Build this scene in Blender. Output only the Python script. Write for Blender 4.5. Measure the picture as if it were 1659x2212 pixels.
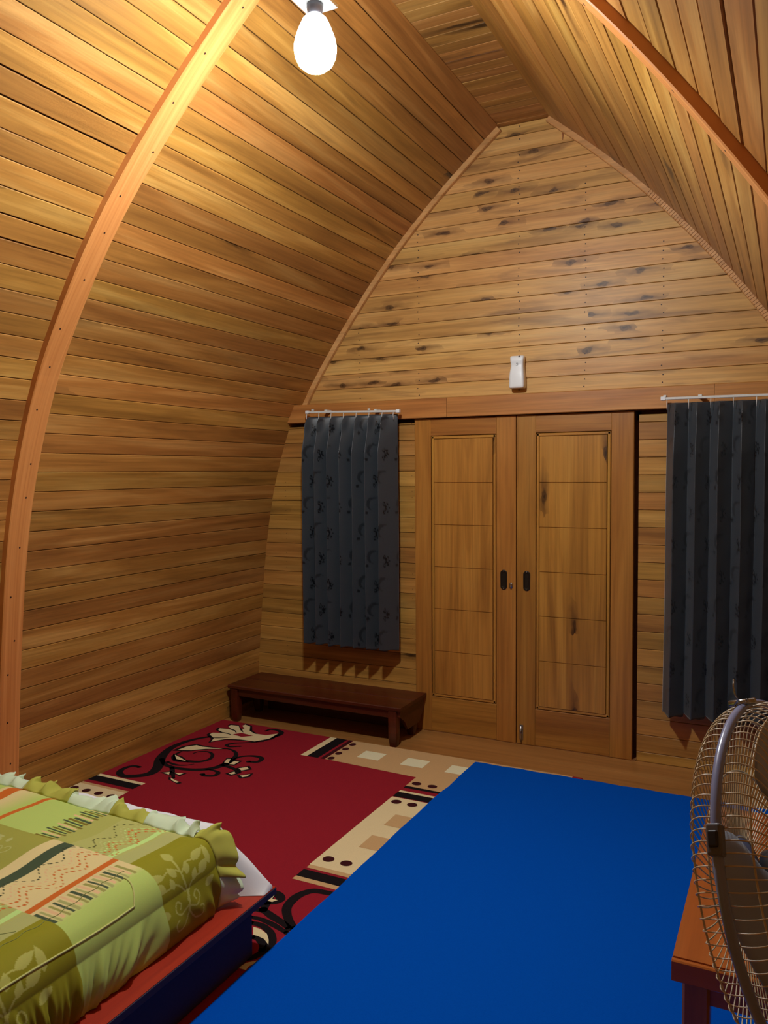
import bpy, bmesh, math, random
import numpy as np
from mathutils import Vector, Matrix
from mathutils.geometry import tessellate_polygon

for o in list(bpy.data.objects): bpy.data.objects.remove(o)
scene = bpy.context.scene
COL = scene.collection
random.seed(11)

# ------------------------------------------------------------------ camera, world, exposure
cam_d = bpy.data.cameras.new('camera')
cam = bpy.data.objects.new('camera', cam_d); COL.objects.link(cam)
cam_d.sensor_fit = 'VERTICAL'; cam_d.sensor_height = 36.0
cam_d.lens = 36.0 * 1747.667 / 2212.0
cam_d.clip_start = 0.02
RT = Vector((0.893924, 0.448160, -0.007216)); UP = Vector((-0.015621, 0.047238, 0.998761)); FW = Vector((-0.447946, 0.892704, -0.049228))
cam.matrix_world = Matrix(((RT.x, UP.x, -FW.x, 0), (RT.y, UP.y, -FW.y, 0), (RT.z, UP.z, -FW.z, 1.62), (0, 0, 0, 1)))
scene.camera = cam
w = bpy.data.worlds.new('night'); scene.world = w; w.use_nodes = True
w.node_tree.nodes['Background'].inputs[0].default_value = (0.01, 0.012, 0.02, 1)
w.node_tree.nodes['Background'].inputs[1].default_value = 0.2
scene.view_settings.view_transform = 'Standard'
try: scene.view_settings.look = 'None'
except Exception: pass
scene.view_settings.gamma = 1.0
scene.view_settings.use_curve_mapping = False
scene.view_settings.exposure = 0.0
BULB_STRENGTH = 880.0
BULB_COLOR = (0.93, 0.985, 1.0)

# ------------------------------------------------------------------ helpers
def lin(r, g, b):
    f = lambda c: (c / 255 / 12.92) if c / 255 <= 0.04045 else ((c / 255 + 0.055) / 1.055) ** 2.4
    return (f(r), f(g), f(b), 1.0)

def mesh(name, verts, faces, mat=None, parent=None, smooth=False, loc=None):
    me = bpy.data.meshes.new(name)
    if loc is not None:
        verts = [(v[0] - loc[0], v[1] - loc[1], v[2] - loc[2]) for v in verts]
    me.from_pydata([tuple(v) for v in verts], [], faces); me.update()
    if smooth:
        for p in me.polygons: p.use_smooth = True
    o = bpy.data.objects.new(name, me); COL.objects.link(o)
    if loc is not None: o.location = loc
    if mat is not None: me.materials.append(mat)
    if parent is not None: o.parent = parent
    return o

def empty(name, loc=(0, 0, 0)):
    o = bpy.data.objects.new(name, None); COL.objects.link(o); o.location = loc; o.empty_display_size = 0.1
    return o

def attach(o, parent):
    """parent, keeping the world transform"""
    o.parent = parent
    o.matrix_parent_inverse = world_of(parent).inverted()
    return o

def world_of(o):
    if o.parent is None: return o.matrix_basis.copy()
    return world_of(o.parent) @ o.matrix_parent_inverse @ o.matrix_basis

def tag(o, label=None, cat=None, group=None, kind=None):
    if label: o['label'] = label
    if cat: o['category'] = cat
    if group: o['group'] = group
    if kind: o['kind'] = kind
    return o

def chamfer_prism(L, W, T, c):
    """bar along local x, width y, thickness z, long edges chamfered"""
    w2, t2 = W / 2, T / 2
    c = min(c, w2 * .45, t2 * .45)
    ring = [(-w2 + c, -t2), (w2 - c, -t2), (w2, -t2 + c), (w2, t2 - c), (w2 - c, t2), (-w2 + c, t2), (-w2, t2 - c), (-w2, -t2 + c)]
    vs = [(-L / 2, a, b) for a, b in ring] + [(L / 2, a, b) for a, b in ring]
    fs = [(i, (i + 1) % 8, (i + 1) % 8 + 8, i + 8) for i in range(8)]
    fs += [tuple(range(7, -1, -1)), tuple(range(8, 16))]
    return vs, fs

def bar(name, p0, p1, width, thick, mat, parent=None, normal=(0, 0, 1), c=0.003):
    """chamfered bar from p0 to p1; thickness along normal; local x runs along the grain"""
    p0, p1 = Vector(p0), Vector(p1)
    d = p1 - p0; L = d.length; x = d / L
    n = Vector(normal); n = (n - x * n.dot(x)).normalized(); y = n.cross(x)
    vs, fs = chamfer_prism(L, width, thick, c)
    o = mesh(name, vs, fs, mat)
    m = (p0 + p1) / 2
    o.matrix_world = Matrix(((x.x, y.x, n.x, m.x), (x.y, y.y, n.y, m.y), (x.z, y.z, n.z, m.z), (0, 0, 0, 1)))
    if parent is not None: attach(o, parent)
    return o

def tube_data(path, rad, n=8, cap=True, closed=False):
    P = [Vector(p) for p in path]; N = len(P)
    R = rad if isinstance(rad, (list, tuple)) else [rad] * N
    vs = []; fs = []
    prev = None
    for i in range(N):
        if closed: t = (P[(i + 1) % N] - P[i - 1]).normalized()
        else: t = (P[min(i + 1, N - 1)] - P[max(i - 1, 0)]).normalized()
        if prev is None:
            a = Vector((0, 0, 1)) if abs(t.z) < .9 else Vector((1, 0, 0))
            u = a.cross(t).normalized()
        else:
            u = (prev - t * prev.dot(t)).normalized()
        prev = u; v = t.cross(u)
        for k in range(n):
            an = 2 * math.pi * k / n
            vs.append(P[i] + (u * math.cos(an) + v * math.sin(an)) * R[i])
    for i in range(N if closed else N - 1):
        j = (i + 1) % N
        for k in range(n):
            fs.append((i * n + k, i * n + (k + 1) % n, j * n + (k + 1) % n, j * n + k))
    if cap and not closed:
        fs.append(tuple(range(n - 1, -1, -1))); fs.append(tuple((N - 1) * n + k for k in range(n)))
    return vs, fs

def tube(name, path, rad, mat, parent=None, n=8, closed=False):
    vs, fs = tube_data(path, rad, n, True, closed)
    o = mesh(name, vs, fs, mat, None, True)
    if parent is not None: attach(o, parent)
    return o

def lathe(name, prof, mat, center=(0, 0, 0), axis=(0, 0, 1), n=32, parent=None, smooth=True):
    a = Vector(axis).normalized()
    h = Vector((0, 0, 1)) if abs(a.z) < .9 else Vector((1, 0, 0))
    u = h.cross(a).normalized(); v = a.cross(u); c = Vector(center)
    vs = []; fs = []
    for r, z in prof:
        for k in range(n):
            an = 2 * math.pi * k / n
            vs.append(c + a * z + (u * math.cos(an) + v * math.sin(an)) * r)
    for i in range(len(prof) - 1):
        for k in range(n):
            fs.append((i * n + k, i * n + (k + 1) % n, (i + 1) * n + (k + 1) % n, (i + 1) * n + k))
    fs.append(tuple(range(n - 1, -1, -1))); fs.append(tuple((len(prof) - 1) * n + k for k in range(n)))
    o = mesh(name, vs, fs, mat, None, smooth)
    if parent is not None: attach(o, parent)
    return o

def rbox(name, x0, x1, y0, y1, z0, z1, mat, parent=None, bev=0.004, seg=2):
    bm = bmesh.new(); bmesh.ops.create_cube(bm, size=1)
    for v in bm.verts: v.co = Vector((v.co.x * (x1 - x0), v.co.y * (y1 - y0), v.co.z * (z1 - z0)))
    if bev: bmesh.ops.bevel(bm, geom=bm.edges[:], offset=bev, segments=seg, affect='EDGES', profile=.5)
    me = bpy.data.meshes.new(name); bm.to_mesh(me); bm.free()
    o = bpy.data.objects.new(name, me); COL.objects.link(o); me.materials.append(mat)
    o.location = ((x0 + x1) / 2, (y0 + y1) / 2, (z0 + z1) / 2)
    if parent is not None: attach(o, parent)
    return o

# ------------------------------------------------------------------ materials
def newmat(name):
    m = bpy.data.materials.new(name); m.use_nodes = True
    nt = m.node_tree; b = nt.nodes['Principled BSDF']
    return m, nt, b

def plain(name, col, rough=.5, metal=0.0, spec=.5, noise=0.0, nscale=40, bump=0.0, coat=0.0):
    m, nt, b = newmat(name)
    b.inputs['Base Color'].default_value = col; b.inputs['Roughness'].default_value = rough; b.inputs['Metallic'].default_value = metal
    b.inputs['Specular IOR Level'].default_value = spec; b.inputs['Coat Weight'].default_value = coat
    if noise or bump:
        tc = nt.nodes.new('ShaderNodeTexCoord'); n = nt.nodes.new('ShaderNodeTexNoise')
        n.inputs['Scale'].default_value = nscale; n.inputs['Detail'].default_value = 5
        nt.links.new(tc.outputs['Object'], n.inputs['Vector'])
        if noise:
            mx = nt.nodes.new('ShaderNodeMix'); mx.data_type = 'RGBA'
            mx.inputs['A'].default_value = tuple(c * (1 - noise) for c in col[:3]) + (1,)
            mx.inputs['B'].default_value = tuple(min(1, c * (1 + noise)) for c in col[:3]) + (1,)
            nt.links.new(n.outputs['Fac'], mx.inputs['Factor']); nt.links.new(mx.outputs['Result'], b.inputs['Base Color'])
        if bump:
            bp = nt.nodes.new('ShaderNodeBump'); bp.inputs['Strength'].default_value = bump; bp.inputs['Distance'].default_value = .004
            nt.links.new(n.outputs['Fac'], bp.inputs['Height']); nt.links.new(bp.outputs['Normal'], b.inputs['Normal'])
    return m

def wood(name, dark, mid, light, knot=0.0, stain=0.0, rough=.42, vary=.22, spec=.4, kscale=(2.4, 9.0), grain=1.0, coat=0.0, huev=.008):
    """varnished board: grain runs along the object's local x; every board draws its own cut of timber"""
    m, nt, b = newmat(name); N = nt.nodes.new; L = nt.links.new
    tc = N('ShaderNodeTexCoord'); oi = N('ShaderNodeObjectInfo')
    mul = N('ShaderNodeVectorMath'); mul.operation = 'SCALE'; mul.inputs[0].default_value = (31.7, 17.3, 23.1); L(oi.outputs['Random'], mul.inputs['Scale'])
    add = N('ShaderNodeVectorMath'); add.operation = 'ADD'; L(tc.outputs['Object'], add.inputs[0]); L(mul.outputs[0], add.inputs[1])
    def noise(sc, scale, detail, dist=0.0, rough_=.55):
        mp = N('ShaderNodeMapping'); mp.inputs['Scale'].default_value = sc; L(add.outputs[0], mp.inputs['Vector'])
        n = N('ShaderNodeTexNoise'); n.inputs['Scale'].default_value = scale; n.inputs['Detail'].default_value = detail
        n.inputs['Distortion'].default_value = dist; n.inputs['Roughness'].default_value = rough_
        L(mp.outputs[0], n.inputs['Vector']); return n.outputs['Fac']
    def ramp(src, stops):
        r = N('ShaderNodeValToRGB'); L(src, r.inputs[0]); e = r.color_ramp.elements
        e[0].position, e[0].color = stops[0]; e[1].position, e[1].color = stops[-1]
        for p, c in stops[1:-1]: q = e.new(p); q.color = c
        return r.outputs[0]
    def mix(a, bcol, fac, mode='MIX'):
        mx = N('ShaderNodeMix'); mx.data_type = 'RGBA'; mx.blend_type = mode
        for s, k in ((a, 'A'), (bcol, 'B')):
            if isinstance(s, tuple): mx.inputs[k].default_value = s
            else: L(s, mx.inputs[k])
        if isinstance(fac, float): mx.inputs['Factor'].default_value = fac
        else: L(fac, mx.inputs['Factor'])
        return mx.outputs['Result']
    broad = noise((.75, 9, 9), 1.0, 4, 1.1)
    fine = noise((1.6, 70, 70), 1.0, 5, .3, .62)
    col = ramp(broad, [(.16, dark), (.5, mid), (.86, light)])
    g = (1 - .42 * grain,) * 3 + (1,)
    col = mix(col, ramp(fine, [(.34, g), (.60, (1, 1, 1, 1))]), 0.55, 'MULTIPLY')
    if stain:
        st = noise((1.1, 9, 9), 1.0, 5, 1.4)
        msk = ramp(st, [(.56, (0, 0, 0, 1)), (.76, (stain,) * 3 + (1,))])
        col = mix(col, (dark[0] * .50, dark[1] * .52, dark[2] * .8, 1), msk)
    if knot:
        mp = N('ShaderNodeMapping'); mp.inputs['Scale'].default_value = (kscale[0], kscale[1], 1.0); L(add.outputs[0], mp.inputs['Vector'])
        wn = N('ShaderNodeTexNoise'); wn.inputs['Scale'].default_value = 2.3; L(mp.outputs[0], wn.inputs['Vector'])
        wv = N('ShaderNodeVectorMath'); wv.operation = 'MULTIPLY_ADD'; wv.inputs[1].default_value = (.5, .5, 0); L(wn.outputs['Color'], wv.inputs[0]); L(mp.outputs[0], wv.inputs[2])
        vo = N('ShaderNodeTexVoronoi'); vo.voronoi_dimensions = '2D'; vo.inputs['Scale'].default_value = 1.0; L(wv.outputs[0], vo.inputs['Vector'])
        sep = N('ShaderNodeSeparateColor'); L(vo.outputs['Color'], sep.inputs[0])
        on = N('ShaderNodeMath'); on.operation = 'LESS_THAN'; on.inputs[1].default_value = knot; L(sep.outputs[0], on.inputs[0])
        dl = N('ShaderNodeVectorMath'); dl.operation = 'SUBTRACT'; L(wv.outputs[0], dl.inputs[0]); L(vo.outputs['Position'], dl.inputs[1])
        def dist(sx, sy):
            sc = N('ShaderNodeVectorMath'); sc.operation = 'MULTIPLY'; sc.inputs[1].default_value = (sx, sy, 0); L(dl.outputs[0], sc.inputs[0])
            ln = N('ShaderNodeVectorMath'); ln.operation = 'LENGTH'; L(sc.outputs[0], ln.inputs[0]); return ln.outputs['Value']
        def gate(src, stops):
            r = ramp(src, stops); mm = N('ShaderNodeMath'); mm.operation = 'MULTIPLY'; L(r, mm.inputs[0]); L(on.outputs[0], mm.inputs[1]); return mm.outputs[0]
        halo = gate(dist(.36, 1.2), [(.05, (.8, .8, .8, 1)), (.20, (.35, .35, .35, 1)), (.40, (0, 0, 0, 1))])
        core = gate(dist(1, 1), [(.03, (.9, .9, .9, 1)), (.08, (.5, .5, .5, 1)), (.12, (.7, .7, .7, 1)), (.17, (0, 0, 0, 1))])
        col = mix(col, (dark[0] * .42, dark[1] * .42, dark[2] * .55, 1), halo)
        col = mix(col, (dark[0] * .13, dark[1] * .12, dark[2] * .12, 1), core)
    hs = N('ShaderNodeHueSaturation')
    mr = N('ShaderNodeMapRange'); mr.inputs['To Min'].default_value = 1 - vary; mr.inputs['To Max'].default_value = 1 + vary; L(oi.outputs['Random'], mr.inputs['Value']); L(mr.outputs[0], hs.inputs['Value'])
    r2 = N('ShaderNodeMath'); r2.operation = 'MULTIPLY'; r2.inputs[1].default_value = 7.31; L(oi.outputs['Random'], r2.inputs[0])
    r3 = N('ShaderNodeMath'); r3.operation = 'FRACT'; L(r2.outputs[0], r3.inputs[0])
    mh = N('ShaderNodeMapRange'); mh.inputs['To Min'].default_value = .5 - huev; mh.inputs['To Max'].default_value = .5 + huev; L(r3.outputs[0], mh.inputs['Value']); L(mh.outputs[0], hs.inputs['Hue'])
    L(col, hs.inputs['Color']); L(hs.outputs[0], b.inputs['Base Color'])
    b.inputs['Roughness'].default_value = rough; b.inputs['Specular IOR Level'].default_value = spec; b.inputs['Coat Weight'].default_value = coat; b.inputs['Coat Roughness'].default_value = .2
    bp = N('ShaderNodeBump'); bp.inputs['Strength'].default_value = .18; bp.inputs['Distance'].default_value = .002
    L(fine, bp.inputs['Height']); L(bp.outputs[0], b.inputs['Normal'])
    return m

M_SHELL = wood('shell_board', lin(116, 72, 30), lin(170, 117, 54), lin(210, 162, 90), knot=.03, stain=.32, rough=.38, vary=.2, spec=.45)
M_PINE = wood('gable_board', lin(160, 108, 54), lin(206, 154, 86), lin(228, 184, 116), knot=.32, stain=.9, rough=.44, vary=.07, kscale=(4.6, 10.5), spec=.35, huev=.006)
M_LOWER = wood('lower_board', lin(124, 82, 36), lin(178, 127, 60), lin(206, 158, 86), knot=.03, stain=.3, rough=.40, vary=.16)
M_RIB = wood('rib_timber', lin(176, 98, 44), lin(198, 118, 58), lin(212, 134, 70), rough=.38, vary=.04, spec=.45, huev=.004)
M_TRIMW = wood('light_trim', lin(186, 128, 70), lin(214, 158, 98), lin(228, 178, 118), rough=.45, vary=.06)
M_HEAD = wood('header_timber', lin(150, 88, 42), lin(186, 122, 62), lin(204, 146, 82), knot=.06, rough=.42, vary=.08)
M_DOOR = wood('door_timber', lin(132, 80, 30), lin(168, 112, 46), lin(186, 132, 60), rough=.36, vary=.08, spec=.45, huev=.006)
M_PANEL = wood('door_panel', lin(128, 80, 30), lin(182, 126, 52), lin(200, 146, 66), knot=.05, rough=.34, vary=.05, kscale=(4, 9), spec=.45, huev=.004)
M_RIDGE = wood('ridge_board', lin(116, 74, 34), lin(168, 117, 58), lin(206, 158, 92), knot=.08, stain=.5, rough=.5, vary=.18)
M_FLOOR = wood('floor_wood', lin(128, 82, 40), lin(162, 110, 58), lin(180, 130, 74), rough=.34, vary=.02, grain=.7)
M_BACK = plain('backing_board', lin(150, 104, 58), .8, noise=.2)
M_BENCH = wood('bench_mahogany', lin(50, 17, 7), lin(76, 28, 12), lin(92, 38, 17), rough=.34, vary=.05, grain=.7, spec=.5)
M_TABLE = wood('table_mahogany', lin(118, 58, 20), lin(160, 88, 34), lin(182, 108, 46), rough=.26, vary=.04, grain=.5, spec=.5)
M_TABLEL = M_TABLE
M_WHITE = plain('white_plastic', lin(226, 230, 232), .35, bump=.02)
M_RAIL = plain('rail_white', lin(205, 205, 200), .4, noise=.05)
M_NAIL = plain('nail_dark', lin(52, 28, 14), .6, noise=.2)
M_GAP = plain('rough_timber', lin(140, 92, 46), .85, noise=.2)
M_BRONZE = plain('bronze_dark', lin(52, 44, 36), .38, metal=.7, noise=.15)
M_CHROME = plain('chrome', lin(170, 172, 175), .25, metal=1.0, noise=.05)
M_REDBED = wood('bed_platform_wood', lin(132, 38, 4), lin(160, 52, 6), lin(176, 62, 10), rough=.5, vary=.02, grain=.4)
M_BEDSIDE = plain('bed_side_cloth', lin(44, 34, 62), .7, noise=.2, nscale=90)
M_SHEET = plain('white_cotton', lin(226, 228, 232), .85, bump=.15, nscale=60)
M_BLUE = plain('blue_mat_pile', lin(0, 78, 184), .95, spec=.03, noise=.10, nscale=220, bump=.25)
M_RED = plain('rug_red', lin(142, 30, 42), .95, spec=.1, noise=.16, nscale=260, bump=.3)
M_RBLACK = plain('rug_black', lin(26, 20, 22), .95, spec=.1, noise=.2, nscale=260, bump=.3)
M_RCREAM = plain('rug_cream', lin(222, 204, 158), .95, spec=.1, noise=.08, nscale=260, bump=.3)
M_RTAN = plain('rug_tan', lin(196, 160, 112), .95, spec=.1, noise=.10, nscale=260, bump=.3)
M_RBROWN = plain('rug_brown', lin(62, 22, 26), .95, spec=.1, noise=.2, nscale=260, bump=.3)
M_PALE = plain('rug_pale', lin(226, 222, 186), .95, spec=.1, noise=.06, nscale=260, bump=.3)
M_WIRE = plain('wire_cream', lin(196, 176, 140), .35, spec=.6, noise=.08)
M_RING = plain('ring_blue_grey', lin(126, 136, 176), .28, spec=.6, noise=.05, nscale=15)
M_CLIP = plain('clip_grey', lin(96, 96, 104), .35, noise=.15, nscale=30)
M_BLADE = plain('blade_grey', lin(140, 144, 154), .4, noise=.05)
M_DARKP = plain('dark_plastic', lin(30, 30, 36), .4, noise=.1)

# glass of the windows behind the curtains
M_GLASS, _nt, _b = newmat('window_glass')
_b.inputs['Base Color'].default_value = (.9, .95, .95, 1); _b.inputs['Roughness'].default_value = .03; _b.inputs['Transmission Weight'].default_value = 1.0

# bulb
M_BULB, nt_, b_ = newmat('bulb_glow')
b_.inputs['Base Color'].default_value = (1, 1, 1, 1)
b_.inputs['Emission Color'].default_value = BULB_COLOR + (1,)
b_.inputs['Emission Strength'].default_value = BULB_STRENGTH
M_BULBN, nt_, b_ = newmat('bulb_neck_glow')
b_.inputs['Base Color'].default_value = (1, 1, 1, 1); b_.inputs['Emission Color'].default_value = BULB_COLOR + (1,); b_.inputs['Emission Strength'].default_value = 8.0

# ------------------------------------------------------------------ arch profile (pointed arch, symmetrical about x = CX)
CX = -1.417
PZ = [0, .272, .631, 1.052, 1.372, 1.688, 1.935, 2.088, 2.269, 2.632, 3.011, 3.358, 3.599, 3.650]
PW = [1.891, 1.878, 1.851, 1.809, 1.763, 1.685, 1.592, 1.522, 1.412, 1.160, .850, .502, .207, .147]
ZR = 3.650
def _cr(p0, p1, p2, p3, t): return .5 * ((2 * p1) + (-p0 + p2) * t + (2 * p0 - 5 * p1 + 4 * p2 - p3) * t * t + (-p0 + 3 * p1 - 3 * p2 + p3) * t ** 3)
_pw = []; _pz = []
for i in range(len(PZ) - 1):
    a, b, c, d = [min(max(k, 0), len(PZ) - 1) for k in (i - 1, i, i + 1, i + 2)]
    for k in range(12):
        t = k / 12; _pw.append(_cr(PW[a], PW[b], PW[c], PW[d], t)); _pz.append(_cr(PZ[a], PZ[b], PZ[c], PZ[d], t))
_pw.append(PW[-1]); _pz.append(PZ[-1])
_pw = np.array(_pw); _pz = np.array(_pz)
ker = np.ones(23) / 23
def smooth(a):
    p = np.concatenate([2 * a[0] - a[11:0:-1], a, 2 * a[-1] - a[-2:-13:-1]]); return np.convolve(p, ker, 'valid')
_pw = smooth(_pw); _pz = smooth(_pz)
_ps = np.concatenate([[0], np.cumsum(np.hypot(np.diff(_pw), np.diff(_pz)))]); SL = float(_ps[-1])
def prof_s(s): return float(np.interp(s, _ps, _pw)), float(np.interp(s, _ps, _pz))
def prof_w(z): return float(np.interp(z, _pz, _pw))
def prof_nrm(s):
    w0, z0 = prof_s(max(0, s - .03)); w1, z1 = prof_s(min(SL, s + .03)); l = math.hypot(w1 - w0, z1 - z0)
    return -(z1 - z0) / l, (w1 - w0) / l      # inward (towards the axis): (dw, dz)

Y0, YE, RIBY = -1.0, 4.60, 2.53
# ------------------------------------------------------------------ setting: floor, shell, end walls
fl = mesh('floor', [(CX - 2.1, Y0 - .1, 0), (CX + 2.1, Y0 - .1, 0), (CX + 2.1, YE + .15, 0), (CX - 2.1, YE + .15, 0), (CX - 2.1, Y0 - .1, -.05), (CX + 2.1, Y0 - .1, -.05), (CX + 2.1, YE + .15, -.05), (CX - 2.1, YE + .15, -.05)],
          [(0, 1, 2, 3), (7, 6, 5, 4), (0, 4, 5, 1), (1, 5, 6, 2), (2, 6, 7, 3), (3, 7, 4, 0)], M_FLOOR)
tag(fl, 'brown wood-grain floor between the carpet and the doors', 'floor', kind='structure')

def shell(side, name, label):
    """backing skin of one curved side, its boards are children"""
    vs = []; fs = []
    ss = np.linspace(0, SL, 40)
    for off in (.030, .055):
        for s in ss:
            wv, z = prof_s(s); nw, nz = prof_nrm(s)
            for y in (Y0 - .05, YE + .15): vs.append((CX + side * (wv - nw * off), y, z - nz * off))
    n = len(ss)
    for k in range(n - 1):
        a = 2 * k; fs.append((a, a + 1, a + 3, a + 2)); b = a + 2 * n; fs.append((b, b + 2, b + 3, b + 1))
    for k in range(n - 1):
        a = 2 * k; b = a + 2 * n
        fs.append((a, a + 2, b + 2, b)); fs.append((a + 1, b + 1, b + 3, a + 3))
    o = mesh(name, vs, fs, M_BACK)
    tag(o, label, 'wall', kind='structure')
    return o
wall_l = shell(-1, 'wall_left', 'curved left side of the cabin lined with horizontal varnished boards')
wall_r = shell(1, 'wall_right', 'curved right side of the cabin lined with varnished boards')

rng = random.Random(5)
def shell_boards(side, parent, ya, yb, seams, wide=()):
    for i in range(len(seams) - 1):
        s0, s1 = seams[i], seams[i + 1]
        w0, z0 = prof_s(s0); w1, z1 = prof_s(s1)
        a = Vector((CX + side * w0, 0, z0)); b = Vector((CX + side * w1, 0, z1))
        cw, cz = (w0 + w1) / 2, (z0 + z1) / 2
        nw, nz = -(z1 - z0), (w1 - w0); l = math.hypot(nw, nz); n = Vector((side * nw / l, 0, nz / l))
        gap = .0022 + (.0012 * rng.random()) + (.006 if i in wide else 0)
        T = .022; lift = rng.uniform(-.0015, .0015)
        c = Vector((CX + side * cw, 0, cz)) - n * (T / 2 - lift)
        width = (b - a).length - gap
        bar('plank', c + Vector((0, ya, 0)), c + Vector((0, yb, 0)), width, T, M_SHELL, parent, normal=n, c=.0022)

far_seams = [0.0, .115] + [.213 + .0955 * k for k in range(16)]
while far_seams[-1] < SL - .12: far_seams.append(far_seams[-1] + rng.uniform(.086, .097))
far_seams.append(SL)
def jit(first, lo, hi):
    s = [0.0, first]
    while s[-1] < SL - .12: s.append(s[-1] + rng.uniform(lo, hi))
    s.append(SL); return s
near_l = jit(.07, .090, .100); far_r = jit(.10, .088, .099); near_r = jit(.05, .088, .102)
shell_boards(-1, wall_l, RIBY, YE + .12, far_seams)
shell_boards(-1, wall_l, Y0, RIBY - .004, near_l, wide=(28, 33))
shell_boards(1, wall_r, 2.29, YE + .12, far_r, wide=(24, 27, 30))
shell_boards(1, wall_r, Y0, 2.286, near_r, wide=(22, 24, 27))

# ridge: narrow flat ceiling, short boards laid across
ceil = mesh('ceiling', [(CX - .2, Y0 - .05, ZR + .03), (CX + .2, Y0 - .05, ZR + .03), (CX + .2, YE + .15, ZR + .03), (CX - .2, YE + .15, ZR + .03),
                        (CX - .2, Y0 - .05, ZR + .055), (CX + .2, Y0 - .05, ZR + .055), (CX + .2, YE + .15, ZR + .055), (CX - .2, YE + .15, ZR + .055)],
            [(3, 2, 1, 0), (4, 5, 6, 7), (0, 1, 5, 4), (1, 2, 6, 5), (2, 3, 7, 6), (3, 0, 4, 7)], M_BACK)
tag(ceil, 'narrow flat ridge ceiling of short boards laid crosswise', 'ceiling', kind='structure')
y = YE + .115
while y > Y0:
    wd = rng.uniform(.072, .094)
    bar('plank', (CX - .155, y - wd / 2, ZR + .012 + rng.uniform(-.002, .002)), (CX + .155, y - wd / 2, ZR + .012), wd - .002, .02, M_RIDGE, ceil, normal=(0, 0, -1), c=.002)
    y -= wd

# ------------------------------------------------------------------ back wall (doors, curtains)
GZ = [2.068, 2.158, 2.250, 2.342, 2.436, 2.532, 2.628, 2.722, 2.816, 2.904, 2.998, 3.092, 3.186, 3.277, 3.369, 3.455, 3.545, 3.611]
wb = mesh('wall_back', [(CX - 2.0, YE + .105, 0), (CX + 2.0, YE + .105, 0), (CX + 2.0, YE + .105, 3.75), (CX - 2.0, YE + .105, 3.75), (CX - 2.0, YE + .13, 0), (CX + 2.0, YE + .13, 0), (CX + 2.0, YE + .13, 3.75), (CX - 2.0, YE + .13, 3.75)],
          [(0, 1, 2, 3), (7, 6, 5, 4), (0, 4, 5, 1), (1, 5, 6, 2), (2, 6, 7, 3), (3, 7, 4, 0)], M_BACK)
tag(wb, 'end wall of knotty boards with double doors and a pointed gable', 'wall', kind='structure')

def end_board(x0b, x1b, x0t, x1t, z0, z1, yf, T, mat, gap=.0022):
    """horizontal board of the end wall whose ends follow the arch; front face at y = yf, local x along the board"""
    z0 += gap / 2; z1 -= gap / 2; c = .0022
    loc = ((x0b + x1b) / 2, yf + T / 2, (z0 + z1) / 2)
    vs = []
    for (y, i) in ((yf + c, 0), (yf, c), (yf + T, 0)):
        pass
    f = lambda z: ((x0b + (x0t - x0b) * (z - z0) / (z1 - z0)), (x1b + (x1t - x1b) * (z - z0) / (z1 - z0)))
    levels = [(z0, yf + c), (z0 + c, yf), (z1 - c, yf), (z1, yf + c), (z1, yf + T), (z0, yf + T)]
    for k in (0, 1):
        for z, y in levels:
            # local frame: x along board, y = vertical, z = thickness towards the room
            vs.append((f(z)[k] - loc[0], z - loc[2], -(y - loc[1])))
    n = 6
    fs = [(i, (i + 1) % n, (i + 1) % n + n, i + n) for i in range(n)] + [tuple(range(n - 1, -1, -1)), tuple(range(n, 2 * n))]
    o = mesh('plank', vs, fs, mat)
    o.matrix_world = Matrix(((1, 0, 0, loc[0]), (0, 0, -1, loc[1]), (0, 1, 0, loc[2]), (0, 0, 0, 1)))
    attach(o, wb)
    return o
nails_v = []; nails_f = []
def nail(x, y, z, r=.004):
    b0 = len(nails_v)
    for k in range(8): nails_v.append((x + r * math.cos(k * math.pi / 4), y, z + r * math.sin(k * math.pi / 4)))
    nails_f.append(tuple(b0 + k for k in range(8)))
YG = 4.68
GZ = [1.62 + (z - 1.62) * 1.0196 for z in GZ]
for i in range(len(GZ) - 1):
    z0, z1 = GZ[i], GZ[i + 1]; e = .012
    w0, w1 = prof_w(z0) + e, prof_w(z1) + e
    lf = rng.uniform(-.001, .001)
    end_board(CX - w0, CX + w0, CX - w1, CX + w1, z0, z1, YG + lf, .022, M_PINE)
    for xn in (CX - 1.10, CX - .68, CX - .03, CX + .36, CX + .78):
        for q in (.27, .73):
            if abs(xn - CX) < min(w0, w1) - .06 and rng.random() < .85: nail(xn + rng.uniform(-.006, .006), YG - .0018, z0 + (z1 - z0) * q)
# lower boards, left and right of the doors
LZ = [0.0, .085] + [.085 + .0962 * k for k in range(1, 20)]
LZ = [z for z in LZ if z < 1.93] + [1.925]
DX0, DXM, DX1 = -2.085, -1.432, -.766
for i in range(len(LZ) - 1):
    z0, z1 = LZ[i], LZ[i + 1]; e = .012
    end_board(CX - prof_w(z0) - e, DX0 + .004, CX - prof_w(z1) - e, DX0 + .004, z0, z1, YE + rng.uniform(-.001, .001), .022, M_LOWER)
    z0b, z1b = max(0, z0 - .03), z1 - .03
    end_board(-.742, CX + prof_w(z0b) + e, -.742, CX + prof_w(z1b) + e, z0b, z1b if i < len(LZ) - 2 else 1.925, YE + rng.uniform(-.001, .001), .022, M_LOWER)
    for xn in (-2.11, -3.05):
        for q in (.3, .7):
            if rng.random() < .5: nail(xn, YE - .0018, z0 + (z1 - z0) * q, .0022)
nl = mesh('nail_heads', nails_v, nails_f, M_NAIL); attach(nl, wb); nl['kind'] = 'stuff'

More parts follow.
